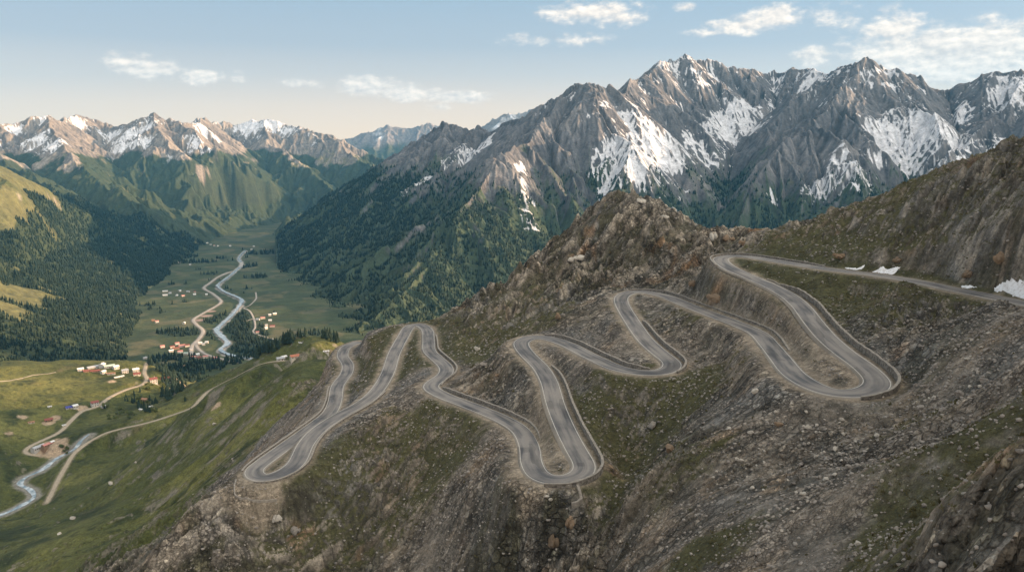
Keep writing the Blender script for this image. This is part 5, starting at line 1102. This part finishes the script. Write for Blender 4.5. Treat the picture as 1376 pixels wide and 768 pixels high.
CLOUDS = [(202,93,34,13,1.25),(176,82,30,10,1.1),(270,103,26,10,1.2),(318,104,12,7,.7),(382,111,22,6,.6),(432,115,18,6,.45),(496,116,40,13,1.25),(545,124,52,11,1.2),(610,130,50,8,1.1),(590,144,24,6,.6),(78,97,11,4,.5),
    (800,17,60,14,1),(830,24,34,12,.9),(755,16,36,9,.8),(745,54,66,8,.55),(1040,22,34,15,1),(1000,34,46,11,.95),(955,44,30,6,.7),(1120,24,34,15,.6),(920,10,12,5,.6),(1097,78,30,12,.95),(1205,42,36,24,1),(1240,62,80,22,1.25),(1330,62,70,28,1.3),(1290,84,100,26,1.3),(1190,70,40,18,.9),(1400,60,70,30,1),(1480,50,60,40,1)]
nrm = nd(nt, 'ShaderNodeVectorMath', operation='NORMALIZE'); nt.links.new(tc.outputs['Generated'], nrm.inputs[0])
sxyz = nd(nt, 'ShaderNodeSeparateXYZ'); nt.links.new(nrm.outputs[0], sxyz.inputs[0])
def mth(op, a, b=None, c=None, clamp=False):
    n = nd(nt, 'ShaderNodeMath', operation=op); n.use_clamp = clamp
    for i, v in enumerate((a, b, c)):
        if v is None: continue
        if isinstance(v, (int, float)): n.inputs[i].default_value = v
        else: nt.links.new(v, n.inputs[i])
    return n.outputs[0]
AZ = mth('ARCTAN2', sxyz.outputs[0], sxyz.outputs[1]); EL = mth('ARCSINE', sxyz.outputs[2])
cmb = nd(nt, 'ShaderNodeCombineXYZ'); nt.links.new(AZ, cmb.inputs[0]); nt.links.new(EL, cmb.inputs[1]); base = cmb.outputs[0]
def cnoise(vec, sc, det, off=(0, 0, 0), st=1.7):
    m = nd(nt, 'ShaderNodeMapping'); m.inputs['Scale'].default_value = (sc, sc * st, sc); m.inputs['Location'].default_value = off; nt.links.new(vec, m.inputs[0])
    n = nd(nt, 'ShaderNodeTexNoise', Scale=1.0, Detail=det, Roughness=.58); nt.links.new(m.outputs[0], n.inputs['Vector']); return n.outputs[0]
tot = None
for px, py, rx, ry, wt in CLOUDS:
    dx, dy, dz = ray(px, py); a0 = math.atan2(dx, dy); e0 = math.asin(dz / math.sqrt(dx * dx + dy * dy + dz * dz))
    da = mth('MULTIPLY', mth('SUBTRACT', AZ, a0), F / rx); de = mth('MULTIPLY', mth('SUBTRACT', EL, e0), F / ry)
    v = mth('MULTIPLY', mth('SUBTRACT', 1.35, mth('SQRT', mth('ADD', mth('MULTIPLY', da, da), mth('MULTIPLY', de, de)))), wt)
    tot = v if tot is None else mth('MAXIMUM', tot, v)
def dens(off):
    n1_ = cnoise(base, 34, 8, off); n2_ = cnoise(base, 110, 6, tuple(3 * v for v in off))
    return mth('ADD', mth('MULTIPLY', mth('SUBTRACT', n1_, .5), 3.0), mth('MULTIPLY', mth('SUBTRACT', n2_, .5), .7))
d0 = dens((0, 0, 0)); d1 = dens((.14, .22, 0))
cov = mth('ADD', tot, d0)
mr = nd(nt, 'ShaderNodeMapRange', interpolation_type='SMOOTHSTEP'); nt.links.new(cov, mr.inputs[0]); mr.inputs[1].default_value = .02; mr.inputs[2].default_value = 1.15; mr.inputs[4].default_value = .92
inr = nd(nt, 'ShaderNodeMapRange'); nt.links.new(tot, inr.inputs[0]); inr.inputs[1].default_value = -.1; inr.inputs[2].default_value = .25
alpha = mth('MULTIPLY', mr.outputs[0], inr.outputs[0])
lit = nd(nt, 'ShaderNodeMapRange'); nt.links.new(mth('SUBTRACT', d0, d1), lit.inputs[0]); lit.inputs[1].default_value = -.45; lit.inputs[2].default_value = .55
ccol = nd(nt, 'ShaderNodeMix', data_type='RGBA'); nt.links.new(lit.outputs[0], ccol.inputs[0]); ccol.inputs[6].default_value = (3.5, 3.1, 2.8, 1); ccol.inputs[7].default_value = (5.9, 5.0, 4.15, 1)
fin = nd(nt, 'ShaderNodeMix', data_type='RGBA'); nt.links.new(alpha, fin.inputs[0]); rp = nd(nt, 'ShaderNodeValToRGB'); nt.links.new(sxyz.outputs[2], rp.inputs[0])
RAMP = [(0.0, (5.2, 3.75, 2.6)), (.05, (4.5, 3.35, 2.5)), (.12, (2.2, 2.2, 2.3)), (.20, (1.4, 1.9, 2.35)), (.42, (2.4, 2.5, 2.6)), (1.0, (2.4, 2.35, 2.3))]  # brighter overhead stops, out of view, added to light the shaded ground
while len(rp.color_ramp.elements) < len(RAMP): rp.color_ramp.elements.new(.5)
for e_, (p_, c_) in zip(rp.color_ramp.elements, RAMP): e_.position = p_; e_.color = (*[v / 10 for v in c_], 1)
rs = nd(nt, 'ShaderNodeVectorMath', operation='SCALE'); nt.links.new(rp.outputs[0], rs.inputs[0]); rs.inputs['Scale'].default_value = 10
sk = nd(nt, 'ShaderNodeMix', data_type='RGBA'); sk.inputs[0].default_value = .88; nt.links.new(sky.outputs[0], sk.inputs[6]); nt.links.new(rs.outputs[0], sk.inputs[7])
# added sky glow off the sun, behind the viewer's right shoulder, lights the foreground
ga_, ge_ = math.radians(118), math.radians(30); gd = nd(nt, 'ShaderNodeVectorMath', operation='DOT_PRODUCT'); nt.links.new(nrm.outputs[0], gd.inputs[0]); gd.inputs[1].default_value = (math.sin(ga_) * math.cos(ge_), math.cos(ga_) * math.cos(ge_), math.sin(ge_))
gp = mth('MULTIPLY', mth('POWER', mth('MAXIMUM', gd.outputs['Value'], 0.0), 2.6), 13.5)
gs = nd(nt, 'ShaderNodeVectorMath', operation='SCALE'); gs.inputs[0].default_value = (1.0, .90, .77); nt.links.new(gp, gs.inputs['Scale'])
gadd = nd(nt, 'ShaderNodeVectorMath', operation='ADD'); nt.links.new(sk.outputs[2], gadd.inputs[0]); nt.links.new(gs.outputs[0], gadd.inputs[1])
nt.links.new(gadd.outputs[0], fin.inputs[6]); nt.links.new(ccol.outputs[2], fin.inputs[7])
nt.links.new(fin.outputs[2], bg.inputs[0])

sd = bpy.data.lights.new('sun', 'SUN'); sd.energy = 5.0; sd.angle = math.radians(.5); sd.color = (1, .64, .37)
so = bpy.data.objects.new('sun', sd); COL.objects.link(so)
ea, ee = math.radians(SUN_AZ), math.radians(SUN_EL)
sdir = Vector((math.sin(ea) * math.cos(ee), math.cos(ea) * math.cos(ee), math.sin(ee)))
so.rotation_euler = sdir.to_track_quat('Z', 'Y').to_euler()
# the air itself
def box_obj(name, lo, hi, mat):
    me = bpy.data.meshes.new(name); v = [(x, y, z) for x in (lo[0], hi[0]) for y in (lo[1], hi[1]) for z in (lo[2], hi[2])]
    me.from_pydata(v, [], [(0, 1, 3, 2), (4, 6, 7, 5), (0, 4, 5, 1), (2, 3, 7, 6), (0, 2, 6, 4), (1, 5, 7, 3)]); me.materials.append(mat)
    o = bpy.data.objects.new(name, me); COL.objects.link(o); return o
mh = bpy.data.materials.new('haze_air'); mh.use_nodes = True; hn = mh.node_tree; hn.nodes.clear()
ho = hn.nodes.new('ShaderNodeOutputMaterial'); hv = hn.nodes.new('ShaderNodeVolumePrincipled')
hv.inputs['Color'].default_value = (.09, .36, .68, 1); hv.inputs['Density'].default_value = 3.3e-5; hv.inputs['Anisotropy'].default_value = .1
hn.links.new(hv.outputs[0], ho.inputs['Volume'])
hz = box_obj('haze', (-11500, -600, -1500), (11500, 15600, 1400), mh); hz['kind'] = 'stuff'; hz['label'] = 'thin blue evening haze filling the valley and the distance'
cd = bpy.data.cameras.new('camera'); co_ = bpy.data.objects.new('camera', cd); COL.objects.link(co_); SC.camera = co_
cd.sensor_width = 36; cd.lens = F / 1376 * 36; cd.clip_start = .5; cd.clip_end = 60000; co_.rotation_euler = (math.pi / 2 - PIT, 0, 0)
SC.view_settings.view_transform = 'Standard'; SC.view_settings.look = 'None'; SC.view_settings.gamma = 1; SC.view_settings.exposure = 1.45
SC.cycles.use_denoising = True; SC.cycles.max_bounces = 4; SC.cycles.diffuse_bounces = 2; SC.cycles.volume_bounces = 0; SC.cycles.use_persistent_data = False
log('done')
